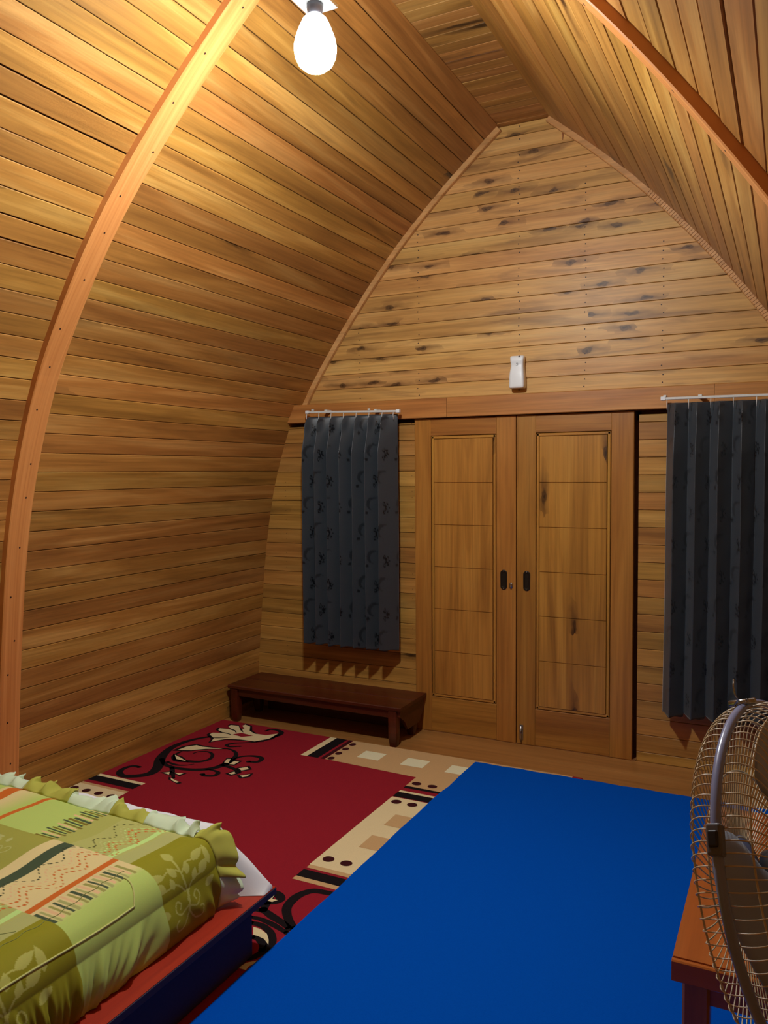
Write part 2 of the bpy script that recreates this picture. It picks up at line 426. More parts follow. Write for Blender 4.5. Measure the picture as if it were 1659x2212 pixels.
# front wall behind the camera, plain boards
wf = mesh('wall_front', [(CX - 2.0, Y0 - .05, 0), (CX + 2.0, Y0 - .05, 0), (CX + 2.0, Y0 - .05, 3.75), (CX - 2.0, Y0 - .05, 3.75), (CX - 2.0, Y0 - .03, 0), (CX + 2.0, Y0 - .03, 0), (CX + 2.0, Y0 - .03, 3.75), (CX - 2.0, Y0 - .03, 3.75)],
          [(3, 2, 1, 0), (4, 5, 6, 7), (0, 1, 5, 4), (1, 2, 6, 5), (2, 3, 7, 6), (3, 0, 4, 7)], M_BACK)
tag(wf, 'plain boarded end wall opposite the doors', 'wall', kind='structure')
z = 0.0
while z < ZR - .1:
    wv = min(prof_w(z), prof_w(min(z + .2, ZR))) + .03
    bar('plank', (CX - wv, Y0 - .01, z + .1), (CX + wv, Y0 - .01, z + .1), .197, .022, M_LOWER, wf, normal=(0, 1, 0), c=.002)
    z += .2

# header beam across the end wall
hd = empty('trim_1', (CX, YE, 1.95)); tag(hd, 'timber header beam above the doors and curtains', 'beam', kind='structure')
hw = prof_w(2.0)
for x0, x1 in ((CX - hw - .06, -1.86), (-1.858, -.36), (-.358, CX + hw + .06)):
    bar('beam_length', (x0, YE + .019, 2.008), (x1, YE + .019, 2.008), .118, .127, M_HEAD, hd, normal=(0, -1, 0), c=.003)

# curved ribs over the shell
def arch_strip(name, side, yc, wy, t, mat, parent, s0=0.0, s1=None, n=60, yshift=0.0, kerf=None):
    s1 = SL if s1 is None else s1
    vs = []; fs = []
    st = [(s0 + (s1 - s0) * i / n, 0) for i in range(n + 1)]
    if kerf:                                              # sawn slots, so the bead can bend
        st = [(q, 0) for q, _ in st if not kerf[0] < q < kerf[1]]
        for q in np.arange(kerf[0] + .008, kerf[1] - .006, .017): st += [(float(q), 0), (float(q) + .0001, 1), (float(q) + .0022, 1), (float(q) + .0023, 0)]
        st.sort(); n = len(st) - 1
    for s, cut in st:
        wv, z = prof_s(s); nw, nz = prof_nrm(s); yy = yc + yshift * math.exp(-((z - 2.65) / .48) ** 2)
        k_ = .006 * cut
        for (dy, dt) in ((-wy / 2 + k_, -.004), (-wy / 2 + k_, t - .004 - k_), (-wy / 2 + .004 + k_, t - k_), (wy / 2 - .004, t - k_), (wy / 2, t - .004 - k_), (wy / 2, -.004)):
            vs.append((s - SL / 2, dy, dt) if False else (CX + side * (wv + nw * dt), yy + dy, z + nz * dt))
    m = 6
    for i in range(n):
        for k in range(m):
            q = (i * m + k, i * m + (k + 1) % m, (i + 1) * m + (k + 1) % m, (i + 1) * m + k)
            fs.append(q if side < 0 else q[::-1])
    fs.append(tuple(range(m - 1, -1, -1))); fs.append(tuple(n * m + k for k in range(m)))
    o = mesh(name, vs, fs, mat)
    if parent is not None: attach(o, parent)
    return o
def rib_mat():
    """rib timber with its grain along the curve: world z stretched"""
    m, nt, b = newmat('rib_grain'); N = nt.nodes.new; L = nt.links.new
    tc = N('ShaderNodeTexCoord'); mp = N('ShaderNodeMapping'); mp.inputs['Scale'].default_value = (1.2, 60, .8); L(tc.outputs['Object'], mp.inputs['Vector'])
    n = N('ShaderNodeTexNoise'); n.inputs['Scale'].default_value = 1; n.inputs['Detail'].default_value = 5; n.inputs['Distortion'].default_value = .4; L(mp.outputs[0], n.inputs['Vector'])
    r = N('ShaderNodeValToRGB'); L(n.outputs['Fac'], r.inputs[0]); e = r.color_ramp.elements
    e[0].position = .3; e[0].color = lin(188, 116, 58); e[1].position = .7; e[1].color = lin(218, 148, 84)
    L(r.outputs[0], b.inputs['Base Color']); b.inputs['Roughness'].default_value = .38
    return m
M_RIBG = rib_mat()
rib_l = arch_strip('trim_2', -1, 2.552, .112, .032, M_RIBG, None, yshift=-.034)
tag(rib_l, 'tall curved orange-brown rib running up the left wall', 'beam', kind='structure')
rib_r = arch_strip('trim_3', 1, 2.295, .075, .032, M_RIBG, None, yshift=0.0)
tag(rib_r, 'curved orange-brown rib across the right wall', 'beam', kind='structure')
for side, yb in ((-1, .45), (1, .40)):
    rb = arch_strip('trim_5' if side > 0 else 'trim_4', side, yb, .105, .030, M_RIBG, None)
    tag(rb, 'curved rib near the plain boarded end wall, ' + ('right' if side > 0 else 'left') + ' side', 'beam', kind='structure')
rv = []; rf = []
for s in np.arange(.25, SL, .21):
    s = float(s) + rng.uniform(-.03, .03)
    wv, z = prof_s(min(s, SL)); nw, nz = prof_nrm(min(s, SL)); dy = rng.uniform(-.025, .025)
    q_ = math.exp(-((z - 2.65) / .48) ** 2)
    for side, yc, ysh in ((-1, 2.552, -.034), (1, 2.29, 0)):
        c = Vector((CX + side * (wv + nw * .0325), yc + ysh * q_ + dy, z + nz * .0325)); n = Vector((side * nw, 0, nz)); t = Vector((side * nz, 0, -nw)) 
        b0 = len(rv)
        for k in range(8): rv.append(c + (t * math.cos(k * math.pi / 4) + Vector((0, 1, 0)) * math.sin(k * math.pi / 4)) * .0048)
        rf.append(tuple(b0 + k for k in range(8)))
rn = mesh('rib_nails', rv, rf, M_NAIL, rib_l); rn['kind'] = 'stuff'

# light bead that follows the arch on the gable
s_head = float(np.interp(2.070, _pz, _ps))
for side, nm in ((-1, 'trim_6'), (1, 'trim_7')):
    o = arch_strip(nm, side, YG - .016, .032, .030, M_TRIMW, None, s0=s_head, s1=SL - .01, kerf=(s_head + .30, SL - .75) if side > 0 else None)
    tag(o, 'slim pale wooden bead along the ' + ('left' if side < 0 else 'right') + ' edge of the gable', 'trim', kind='structure')

dr = tube('varnish_drip', [(-1.190, YG - .0005, 3.572), (-1.189, YG - .001, 3.555), (-1.189, YG - .001, 3.525), (-1.1895, YG - .0005, 3.507)], [.006, .0045, .003, .0015], plain('varnish', lin(140, 76, 34), .3, noise=.2), wb, 8)

# ------------------------------------------------------------------ doors
def make_door(n, x0, x1, xs0, xs1, label, left):
    d = empty('door_%d' % n, ((x0 + x1) / 2, YE, 0)); tag(d, label, 'door', kind='structure')
    yc = YE + .005; T = .04; zt, zb = 1.944, .006
    for a, b in ((x0, xs0), (xs1, x1)):
        bar('stile', ((a + b) / 2, yc, zb), ((a + b) / 2, yc, zt), b - a - .001, T, M_DOOR, d, normal=(0, -1, 0), c=.002)
    bar('rail', (xs0, yc + .001, (1.841 + zt) / 2), (xs1, yc + .001, (1.841 + zt) / 2), zt - 1.841, T, M_DOOR, d, normal=(0, -1, 0), c=.002)
    bar('rail', (xs0, yc + .001, (zb + .222) / 2), (xs1, yc + .001, (zb + .222) / 2), .222 - zb, T, M_DOOR, d, normal=(0, -1, 0), c=.002)
    # sunk panel: dark groove bed, thin moulding frame, six fields
    rbox('groove_bed', xs0 + .001, xs1 - .001, yc - .004, yc + .012, .223, 1.840, M_GAP, d, bev=0)
    g = .004; fw = .016
    yf = yc - .012
    for (a, b) in ((xs0 + g, xs0 + g + fw), (xs1 - g - fw, xs1 - g)):
        bar('moulding', ((a + b) / 2, yf, .226), ((a + b) / 2, yf, 1.837), b - a, .014, M_PANEL, d, normal=(0, -1, 0), c=.003)
    for (a, b) in ((.226, .226 + fw), (1.837 - fw, 1.837)):
        bar('moulding', (xs0 + g, yf, (a + b) / 2), (xs1 - g, yf, (a + b) / 2), b - a, .014, M_PANEL, d, normal=(0, -1, 0), c=.003)
    px0, px1 = xs0 + g + fw + .0025, xs1 - g - fw - .0025
    # one board with five sawn grooves: local x up the door (grain), y across, z towards the room
    L0, L1 = .226 + fw + .0025, 1.837 - fw - .0025
    zz = [L0]
    for gz in (.512, .775, 1.035, 1.295, 1.554): zz += [gz - .0024, gz - .0008, gz + .0008, gz + .0024]
    zz.append(L1)
    dp = [.009] + [.009, .0035, .0035, .009] * 5 + [.009]
    W2 = (px1 - px0) / 2; zc = (L0 + L1) / 2; vs = []
    for z_, d_ in zip(zz, dp):
        for (yy, dz) in ((-W2, -.006), (-W2, d_ - .002), (-W2 + .002, d_), (W2 - .002, d_), (W2, d_ - .002), (W2, -.006)): vs.append((z_ - zc, yy, dz))
    n6 = len(zz); fs = [(i * 6 + k, i * 6 + (k + 1) % 6, (i + 1) * 6 + (k + 1) % 6, (i + 1) * 6 + k) for i in range(n6 - 1) for k in range(6)]
    fs += [tuple(range(5, -1, -1)), tuple((n6 - 1) * 6 + k for k in range(6))]
    po = mesh('panel', vs, [f[::-1] for f in fs], M_PANEL)
    po.matrix_world = Matrix(((0, 1, 0, (px0 + px1) / 2), (0, 0, -1, yf - .001), (1, 0, 0, zc), (0, 0, 0, 1)))
    po.matrix_world = Matrix(((0, -1, 0, (px0 + px1) / 2), (0, 0, -1, yf - .001), (1, 0, 0, zc), (0, 0, 0, 1)))
    attach(po, d)
    # flush pull
    hx = (x1 - .075) if left else (x0 + .061)
    hz0, hz1, hr = .917, 1.037, .0215
    def oval(yv, rx, za, zb2):
        out = []
        for k in range(24):
            an = 2 * math.pi * k / 24; cz = (zb2 - rx) if math.sin(an) >= 0 else (za + rx)
            out.append((hx + rx * math.cos(an), yv, cz + rx * math.sin(an)))
        return out
    yfr = yc - T / 2
    rings = [oval(yfr + .001, hr, hz0, hz1), oval(yfr - .003, hr - .001, hz0 + .001, hz1 - .001), oval(yfr - .004, hr - .004, hz0 + .004, hz1 - .004), oval(yfr - .003, hr - .009, hz0 + .014, hz1 - .014), oval(yfr - .0005, hr - .011, hz0 + .017, hz1 - .017)]
    vs = [v for r in rings for v in r]; fs = []
    for i in range(len(rings) - 1):
        for k in range(24): fs.append((i * 24 + k, i * 24 + (k + 1) % 24, (i + 1) * 24 + (k + 1) % 24, (i + 1) * 24 + k))
    fs.append(tuple((len(rings) - 1) * 24 + k for k in range(24)))
    h = mesh('flush_handle', vs, fs, M_BRONZE); attach(h, d); h['label'] = 'dark bronze recessed pull'
    for q in (hz0 + .008, hz1 - .008):
        lathe('screw', [(.003, 0), (.003, .002), (.001, .003)], M_CHROME, (hx, yfr - .003, q), (0, -1, 0), 10, h)
    if left:
        lk = lathe('keyhole_plate', [(.011, 0), (.011, .004), (.007, .007), (.002, .007)], M_CHROME, (0, 0, 0), (0, -1, 0), 20)
        lk.scale = (1, 1, 1.9); lk.location = (x1 - .030, yfr + .0005, .944); attach(lk, d)
    else:
        bx = x0 + .030
        bp = rbox('bolt_plate', bx - .012, bx + .012, yfr - .004, yfr + .001, .03, .12, M_CHROME, d, bev=.001)
        tube('bolt', [(bx, yfr - .008, .018), (bx, yfr - .008, .115)], .005, M_CHROME, bp, 10)
        tube('bolt_knob', [(bx, yfr - .008, .085), (bx + .001, yfr - .024, .085)], .004, M_CHROME, bp, 8)
    return d
make_door(1, DX0, DXM - .002, -1.976, -1.555, 'left leaf of the double sliding doors, with chrome keyhole plate', True)
make_door(2, DXM + .002, DX1, -1.316, -.888, 'right leaf of the double sliding doors, with floor bolt', False)
# reveals round the door opening
rbox('trim_8', -.766, -.742, YE + .085, YE + .10, 0, 1.95, M_GAP, None, bev=0)
tag(bpy.data.objects['trim_8'], 'narrow upright recess beside the right door leaf', 'recess', kind='structure')
rbox('trim_9', CX - 1.60, CX + 1.60, YE + .085, YE + .10, 1.90, 1.946, M_GAP, None, bev=0)
tag(bpy.data.objects['trim_9'], 'narrow sliding track recess under the header beam', 'recess', kind='structure')
rbox('trim_10', DX0 + .0, -.745, YE - .012, YE + .08, .0, .005, M_GAP, None, bev=0)
tag(bpy.data.objects['trim_10'], 'thin timber threshold under the doors', 'threshold', kind='structure')

# ------------------------------------------------------------------ windows behind the curtains
def make_window(n, x0, x1, z0, z1, label):
    wn = empty('window_%d' % n, ((x0 + x1) / 2, YE, z0)); tag(wn, label, 'window', kind='structure')
    for x in (x0 + .02, x1 - .02): bar('window_frame', (x, YE - .012, z0), (x, YE - .012, z1), .04, .024, M_DOOR, wn, normal=(0, -1, 0))
    for zq in (z0 + .02, z1 - .02): bar('window_frame', (x0 + .041, YE - .012, zq), (x1 - .041, YE - .012, zq), .04, .024, M_DOOR, wn, normal=(0, -1, 0))
    rbox('pane', x0 + .041, x1 - .041, YE - .010, YE - .004, z0 + .041, z1 - .041, M_GLASS, wn, bev=0)
make_window(1, -2.80, -2.235, .58, 1.90, 'slim window behind the narrow curtain')
make_window(2, -.48, .12, .48, 1.90, 'window behind the wide curtain')

# ------------------------------------------------------------------ curtains
def fabric_mat():
    m, nt, b = newmat('satin_jacquard'); N = nt.nodes.new; L = nt.links.new
    at = N('ShaderNodeAttribute'); at.attribute_name = 'weave'
    tc = N('ShaderNodeTexCoord'); n = N('ShaderNodeTexNoise'); n.inputs['Scale'].default_value = 160; L(tc.outputs['Object'], n.inputs['Vector'])
    mx = N('ShaderNodeMix'); mx.data_type = 'RGBA'; mx.inputs['A'].default_value = lin(54, 60, 66); mx.inputs['B'].default_value = lin(20, 23, 27); L(at.outputs['Fac'], mx.inputs['Factor'])
    m2 = N('ShaderNodeMix'); m2.data_type = 'RGBA'; m2.blend_type = 'MULTIPLY'; m2.inputs['Factor'].default_value = .35; L(mx.outputs['Result'], m2.inputs['A']); L(n.outputs['Color'], m2.inputs['B'])
    L(m2.outputs['Result'], b.inputs['Base Color'])
    mr = N('ShaderNodeMapRange'); mr.inputs['To Min'].default_value = .46; mr.inputs['To Max'].default_value = .26; L(at.outputs['Fac'], mr.inputs['Value']); L(mr.outputs[0], b.inputs['Roughness'])
    b.inputs['Specular IOR Level'].default_value = .55
    b.inputs['Sheen Weight'].default_value = .25; b.inputs['Sheen Roughness'].default_value = .4
    return m
M_CURT = fabric_mat()
def weave(u, v):
    """woven flowers: five-petalled blossoms and crescents on a staggered lattice (u, v in metres along the cloth)"""
    pu, pv = .26, .165
    row = np.floor(v / pv); uu = (u + (row % 2) * pu * .5) % pu - pu * .5; vv = v % pv - pv * .5
    out = np.zeros_like(u)
    for k in range(5):                                       # petals fan out from a common base
        an = math.radians(-80 + 40 * k); ca, sa = math.cos(an), math.sin(an)
        a = (uu + .055) * ca + vv * sa - .026; b = -(uu + .055) * sa + vv * ca
        e = np.hypot(a / .015, b / .0075)
        out = np.where((e < 1) & (e > .45), 1.0, out)
    r2 = np.hypot(uu - .07, vv + .025)
    out = np.where((r2 < .042) & (np.hypot(uu - .087, vv + .017) > .038), .6, out)
    r3 = np.hypot(uu - .03, vv - .03); out = np.where(r3 < .010, .9, out)
    return out
def make_curtain(x0, x1, zt, zb, npl, yb, d_front, lead, seed, name, flare=0.0):
    """knife-pleated cloth: every pleat stands proud at its left and runs back to the right"""
    rg = np.random.RandomState(seed)
    per = 40; nx = npl * per + 1; nz = 170
    off = rg.uniform(-.1, .1, npl + 1)
    ph = rg.uniform(0, 6.28, npl)
    V = np.zeros((nz, nx, 3)); U = np.zeros((nz, nx)); Wv = np.zeros((nz, nx))
    for j in range(nz):
        t = j / (nz - 1); z = zt + (zb - zt) * t
        open_ = .30 + .70 * min(1, t / .16) ** .7
        for i in range(nx):
            k = min(i // per, npl - 1); q = (i - k * per) / per
            # one pleat: quick rise (lead) then a long slope back
            if q < lead:
                s = q / lead; d = s
            else:
                s = (q - lead) / (1 - lead); d = 1 - s
            wob = .004 * math.sin(3.1 * t * 2 + ph[k]) * min(1, t * 3)
            xq = q + (lead * .35 * math.sin(math.pi * q)) * 0
            xx = x0 + (x1 - x0) * ((k + xq) / npl) + .0008 * math.sin(9 * t + ph[k])
            xx += flare * t * (1 - (k + q) / npl)
            dd = d_front * open_ * (1 + .10 * off[k]) * d
            pinch = math.exp(-((t - .035) / .03) ** 2) * .018 * math.exp(-((q - lead) / .18) ** 2)
            ripple = .0012 * math.sin(9 * q + ph[k] + 5 * t) * min(1, t * 4) + .0006 * math.sin(60 * t + 9 * off[k] + 5 * q)
            V[j, i] = (xx + wob * .35, yb - dd - ripple - pinch, z + (.004 * math.sin(12 * q + k) if j == nz - 1 else 0) - .012 * t * (q if j > nz - 8 else 0))
            U[j, i] = (k + q) / npl * (x1 - x0) * 1.7; Wv[j, i] = zt - z
    # heading folds the cloth flat onto the tape
    mask = weave(U, Wv)
    vs = V.reshape(-1, 3); fs = []
    for j in range(nz - 1):
        for i in range(nx - 1):
            a = j * nx + i; fs.append((a, a + nx, a + nx + 1, a + 1))
    o = mesh(name, vs.tolist(), fs, M_CURT, None, True)
    at = o.data.attributes.new('weave', 'FLOAT', 'POINT'); at.data.foreach_set('value', mask.reshape(-1).astype(np.float32))
    md = o.modifiers.new('thickness', 'SOLIDIFY'); md.thickness = .0012
    return o
def curtain_set(x0, x1, zt, zb, npl, lead, d, seed, label, rail_label, rx0, rx1, rz0, rz1, flare=0.0):
    root = empty('curtain', ((x0 + x1) / 2, YE, zb)); tag(root, label, 'curtain', 'pleated curtains on the end wall')
    c = make_curtain(x0, x1, zt, zb, npl, 4.520, d, lead, seed, 'pleated_cloth', flare); attach(c, root)
    for k in range(npl + 1):
        x = x0 + (x1 - x0) * (k + .02) / npl
        x = min(x, x1 - .012); zr = rz0 + (rz1 - rz0) * (x - rx0) / (rx1 - rx0)
        tube('hook', [(x, 4.485, zt - .035), (x, 4.478, zt - .005), (x, 4.482, zr - .0072)], .0022, M_RAIL, c, 6)
    r = empty('curtain_rail', ((rx0 + rx1) / 2, 4.485, rz0)); tag(r, rail_label, 'curtain rail', 'white curtain rails')
    bar('track', (rx0, 4.487, rz0), (rx1, 4.487, rz1), .013, .016, M_RAIL, r, normal=(0, -1, 0), c=.002)
    for x, zq in ((rx0, rz0), (rx1, rz1)):
        rbox('end_cap', x - .012, x + .012, 4.475, 4.499, zq - .010, zq + .011, M_WHITE, r, bev=.003)
    for fr in (.2, .75):
        x = rx0 + (rx1 - rx0) * fr; zq = rz0 + (rz1 - rz0) * fr
        rbox('bracket', x - .010, x + .010, 4.495, YE - .045, zq + .0, zq + .016, M_RAIL, r, bev=.002)
    for fr in (.0, .64):
        x = rx0 + (rx1 - rx0) * fr + .0; zq = rz0 + (rz1 - rz0) * fr + .012
        rbox('wall_clip', x - .008, x + .008, YE - .056, YE - .0445, zq, zq + .012, M_RAIL, r, bev=.002)
curtain_set(-2.805, -2.168, 1.978, .520, 7, .15, .128, 3, 'narrow dark grey pleated curtain above the low bench', 'short white rail of the curtain above the low bench', -2.800, -2.150, 2.010, 1.992, 0.0)
curtain_set(-.585, .27, 1.972, .320, 8, .42, .088, 8, 'wide near-black pleated curtain behind the fan', 'white rail of the curtain behind the fan', -.603, .30, 1.995, 1.988, -.012)

# ------------------------------------------------------------------ air freshener on the gable
af = empty('air_freshener', (-1.444, YG, 2.107)); tag(af, 'white waisted air freshener dispenser fixed above the doors', 'dispenser')
vs = []; fs = []; NZ = 26; NA = 28
for j in range(NZ + 1):
    t = j / NZ; zz_ = 2.107 + .190 * t
    hwid = .044 - .0065 * math.exp(-((t - .70) / .22) ** 2) + .0015 * (1 - t)
    dep = .066 - .010 * math.exp(-((t - .72) / .2) ** 2) - .012 * max(0, t - .85) / .15
    k = 1.0
    if t < .04: k = .90 + .10 * (t / .04)
    if t > .95: k = 1 - .14 * ((t - .95) / .05) ** 2
    for i in range(NA):
        an = 2 * math.pi * i / NA; ca, sa = math.cos(an), math.sin(an); pw = .38
        x = hwid * k * math.copysign(abs(ca) ** pw, ca); yv = math.copysign(abs(sa) ** pw, sa)
        yy = YG - .002 - (dep * k * (1 + yv) / 2)
        vs.append((-1.444 + x, yy, zz_))
for j in range(NZ):
    for i in range(NA): fs.append((j * NA + i, j * NA + (i + 1) % NA, (j + 1) * NA + (i + 1) % NA, (j + 1) * NA + i))
fs.append(tuple(range(NA - 1, -1, -1))); fs.append(tuple(NZ * NA + i for i in range(NA)))
attach(mesh('dispenser_body', vs, fs, M_WHITE, None, True), af)
sw = []
for k in range(30):
    a = -2.2 + k * .17; r = .0085 * (1 - k / 40)
    sw.append((-1.441 + r * math.cos(a), YG - .0600, 2.248 + r * math.sin(a) * 1.25))
attach(tube('swirl_emblem', sw, [.0006 + .0014 * k / 30 for k in range(30)], M_CLIP, None, 6), af)
lathe('spray_nozzle', [(.006, 0), (.006, .004), (.003, .005)], M_CLIP, (-1.428, YG - .052, 2.289), (0, -1, .4), 14, af)

# ------------------------------------------------------------------ low bench
bn = empty('low_bench', (-2.63, 4.38, 0)); tag(bn, 'low dark mahogany bench in the corner under the narrow curtain', 'bench')
BX0, BX1, BY0, BY1, BZ = -3.262, -2.012, 4.205, 4.585, .240
for k in range(2):
    ya = BY0 + (BY1 - BY0) * k / 2; yb_ = BY0 + (BY1 - BY0) * (k + 1) / 2
    bar('seat_board', (BX0, (ya + yb_) / 2, BZ - .011), (BX1, (ya + yb_) / 2, BZ - .011), yb_ - ya - .001, .022, M_BENCH, bn, c=.004)
bar('apron', (BX0 + .06, BY0 + .03, BZ - .047), (BX1 - .05, BY0 + .03, BZ - .047), .048, .022, M_BENCH, bn, normal=(0, -1, 0))
bar('apron', (BX0 + .06, BY1 - .05, BZ - .052), (BX1 - .05, BY1 - .05, BZ - .052), .055, .022, M_BENCH, bn, normal=(0, -1, 0))
bar('back_board', (BX0 + .07, BY1 - .02, .055), (BX1 - .06, BY1 - .02, .055), .11, .016, M_BENCH, bn, normal=(0, -1, 0))
for x in (BX0 + .045, BX1 - .058):
    for yv in (BY0 + .033, BY1 - .10):
        vs = []; fs = []; prof = [(0, .019), (.035, .023), (.05, .025), (BZ - .0235, .026)]
        for z_, r in prof:
            for a, b in ((-1, -1), (-.5, -1.12), (.5, -1.12), (1, -1), (1.12, -.5), (1.12, .5), (1, 1), (.5, 1.12), (-.5, 1.12), (-1, 1), (-1.12, .5), (-1.12, -.5)): vs.append((x + a * r, yv + b * r, z_))
        for i in range(len(prof) - 1):
            for k in range(12): fs.append((i * 12 + k, i * 12 + (k + 1) % 12, (i + 1) * 12 + (k + 1) % 12, (i + 1) * 12 + k))
        fs.append(tuple(range(11, -1, -1))); fs.append(tuple((len(prof) - 1) * 12 + k for k in range(12)))
        attach(mesh('leg', vs, fs, M_BENCH), bn)
for x in (BX0 + .012, BX1 - .020):   # shaped end boards
    pr = [(BY0 + .02, BZ - .024), (BY1 - .02, BZ - .024), (BY1 - .02, BZ - .10), (BY1 - .06, BZ - .13), (BY1 - .09, BZ - .16), (BY0 + .13, BZ - .16), (BY0 + .08, BZ - .10), (BY0 + .02, BZ - .06)]
    vs = [(x - .009, a, b) for a, b in pr] + [(x + .009, a, b) for a, b in pr]; n = len(pr)
    fs = [tuple(range(n - 1, -1, -1)), tuple(range(n, 2 * n))] + [(i, (i + 1) % n, (i + 1) % n + n, i + n) for i in range(n)]
    attach(mesh('end_bracket', vs, fs, M_BENCH), bn)

# ------------------------------------------------------------------ rug with woven pattern
RX0, RX1, RY0, RY1, RZ = -3.300, -.95, 1.75, 4.197, .008
rug = rbox('patterned_rug', RX0, RX1, RY0, RY1, .0005, RZ, M_RED, None, bev=.002, seg=1)
tag(rug, 'dark red rug with black scrolls and cream blocks', 'rug')
def inlay(name, mat, polys, z=RZ + .0006):
    vs = []; fs = []
    for p in polys:
        b0 = len(vs)
        vs += [(a, b, z) for a, b in p]
        for t in tessellate_polygon([[Vector((a, b, 0)) for a, b in p]]):
            A, B, C = [Vector((*p[i], 0)) for i in t]
            fs.append(tuple(b0 + i for i in (t if (B - A).cross(C - A).z > 0 else t[::-1])))
    o = mesh(name, vs, fs, mat); attach(o, rug); return o
def rect(x0, x1, y0, y1): return [(x0, y0), (x1, y0), (x1, y1), (x0, y1)]
def dot(x, y, r=.0235, ry=None): return [(x + r * math.cos(k * math.pi / 9), y + (ry or r) * math.sin(k * math.pi / 9)) for k in range(18)]
def catmull(P, n=8):
    out = []
    for i in range(len(P) - 1):
        a, b, c, d = P[max(i - 1, 0)], P[i], P[i + 1], P[min(i + 2, len(P) - 1)]
        for k in range(n): t = k / n; out.append((_cr(a[0], b[0], c[0], d[0], t), _cr(a[1], b[1], c[1], d[1], t)))
    out.append(P[-1]); return out
def ribbon(P, w, w0=.35, w1=.35, peak=.5):
    C = catmull(P); n = len(C); Lf = []; Rt = []
    for i, (x, yv) in enumerate(C):
        a = C[max(i - 1, 0)]; b = C[min(i + 1, n - 1)]; dx, dy = b[0] - a[0], b[1] - a[1]; l = math.hypot(dx, dy) or 1
        t = i / (n - 1); k = (w0 + (1 - w0) * min(1, t / peak)) if t < peak else (w1 + (1 - w1) * min(1, (1 - t) / (1 - peak)))
        h = w * k / 2; Lf.append((x - dy / l * h, yv + dx / l * h)); Rt.append((x + dy / l * h, yv - dx / l * h))
    quads = [[Lf[i], Rt[i], Rt[i + 1], Lf[i + 1]] for i in range(n - 1)]
    return quads + [dot(*C[-1], w * w1 * .62), dot(*C[0], w * w0 * .62)]
def grow(p, k, add=.0):
    cx = sum(a for a, b in p) / len(p); cy = sum(b for a, b in p) / len(p)
    out = []
    for a, b in p:
        dx, dy = a - cx, b - cy; l = math.hypot(dx, dy) or 1; out.append((cx + dx * k + dx / l * add, cy + dy * k + dy / l * add))
    return out
ST7 = {'main': [(-3.178, 3.306), (-3.222, 3.302), (-3.238, 3.253), (-3.22, 3.202), (-3.167, 3.17), (-3.113, 3.189), (-3.069, 3.228), (-3.056, 3.281), (-3.091, 3.359), (-3.159, 3.452), (-3.202, 3.535), (-3.231, 3.63), (-3.229, 3.73), (-3.201, 3.816), (-3.155, 3.882)], 'loop': [(-3.151, 3.455), (-3.081, 3.401), (-2.993, 3.382), (-2.895, 3.398), (-2.82, 3.441), (-2.783, 3.506), (-2.781, 3.594), (-2.801, 3.674), (-2.848, 3.73), (-2.913, 3.754), (-2.959, 3.745)], 'spiral': [(-3.05, 3.608), (-3.038, 3.645), (-2.989, 3.663), (-2.936, 3.635), (-2.906, 3.572), (-2.931, 3.515), (-2.994, 3.492), (-3.061, 3.473), (-3.116, 3.511), (-3.133, 3.555), (-3.134, 3.594)], 'curl': [(-2.78, 3.607), (-2.771, 3.675), (-2.728, 3.713), (-2.674, 3.721), (-2.639, 3.7), (-2.634, 3.651), (-2.681, 3.634)], 'bot': [(-2.82, 3.441), (-2.77, 3.441), (-2.729, 3.425), (-2.724, 3.382), (-2.766, 3.362), (-2.793, 3.371)], 'tail': [(-2.86, 3.95), (-2.809, 4.017), (-2.784, 4.073), (-2.798, 4.134), (-2.85, 4.165), (-2.896, 4.159), (-2.905, 4.123)], 'hook': [(-2.805, 3.951), (-2.874, 3.898), (-2.944, 3.85), (-2.965, 3.807), (-2.929, 3.788), (-2.879, 3.82)], 'twig': [(-2.789, 3.528), (-2.711, 3.516), (-2.623, 3.476)], 'stem': [(-3.007, 3.375), (-2.96, 3.327), (-2.899, 3.264)], 'inner': [(-3.09, 3.434), (-3.015, 3.42), (-2.961, 3.441), (-2.935, 3.47)]}
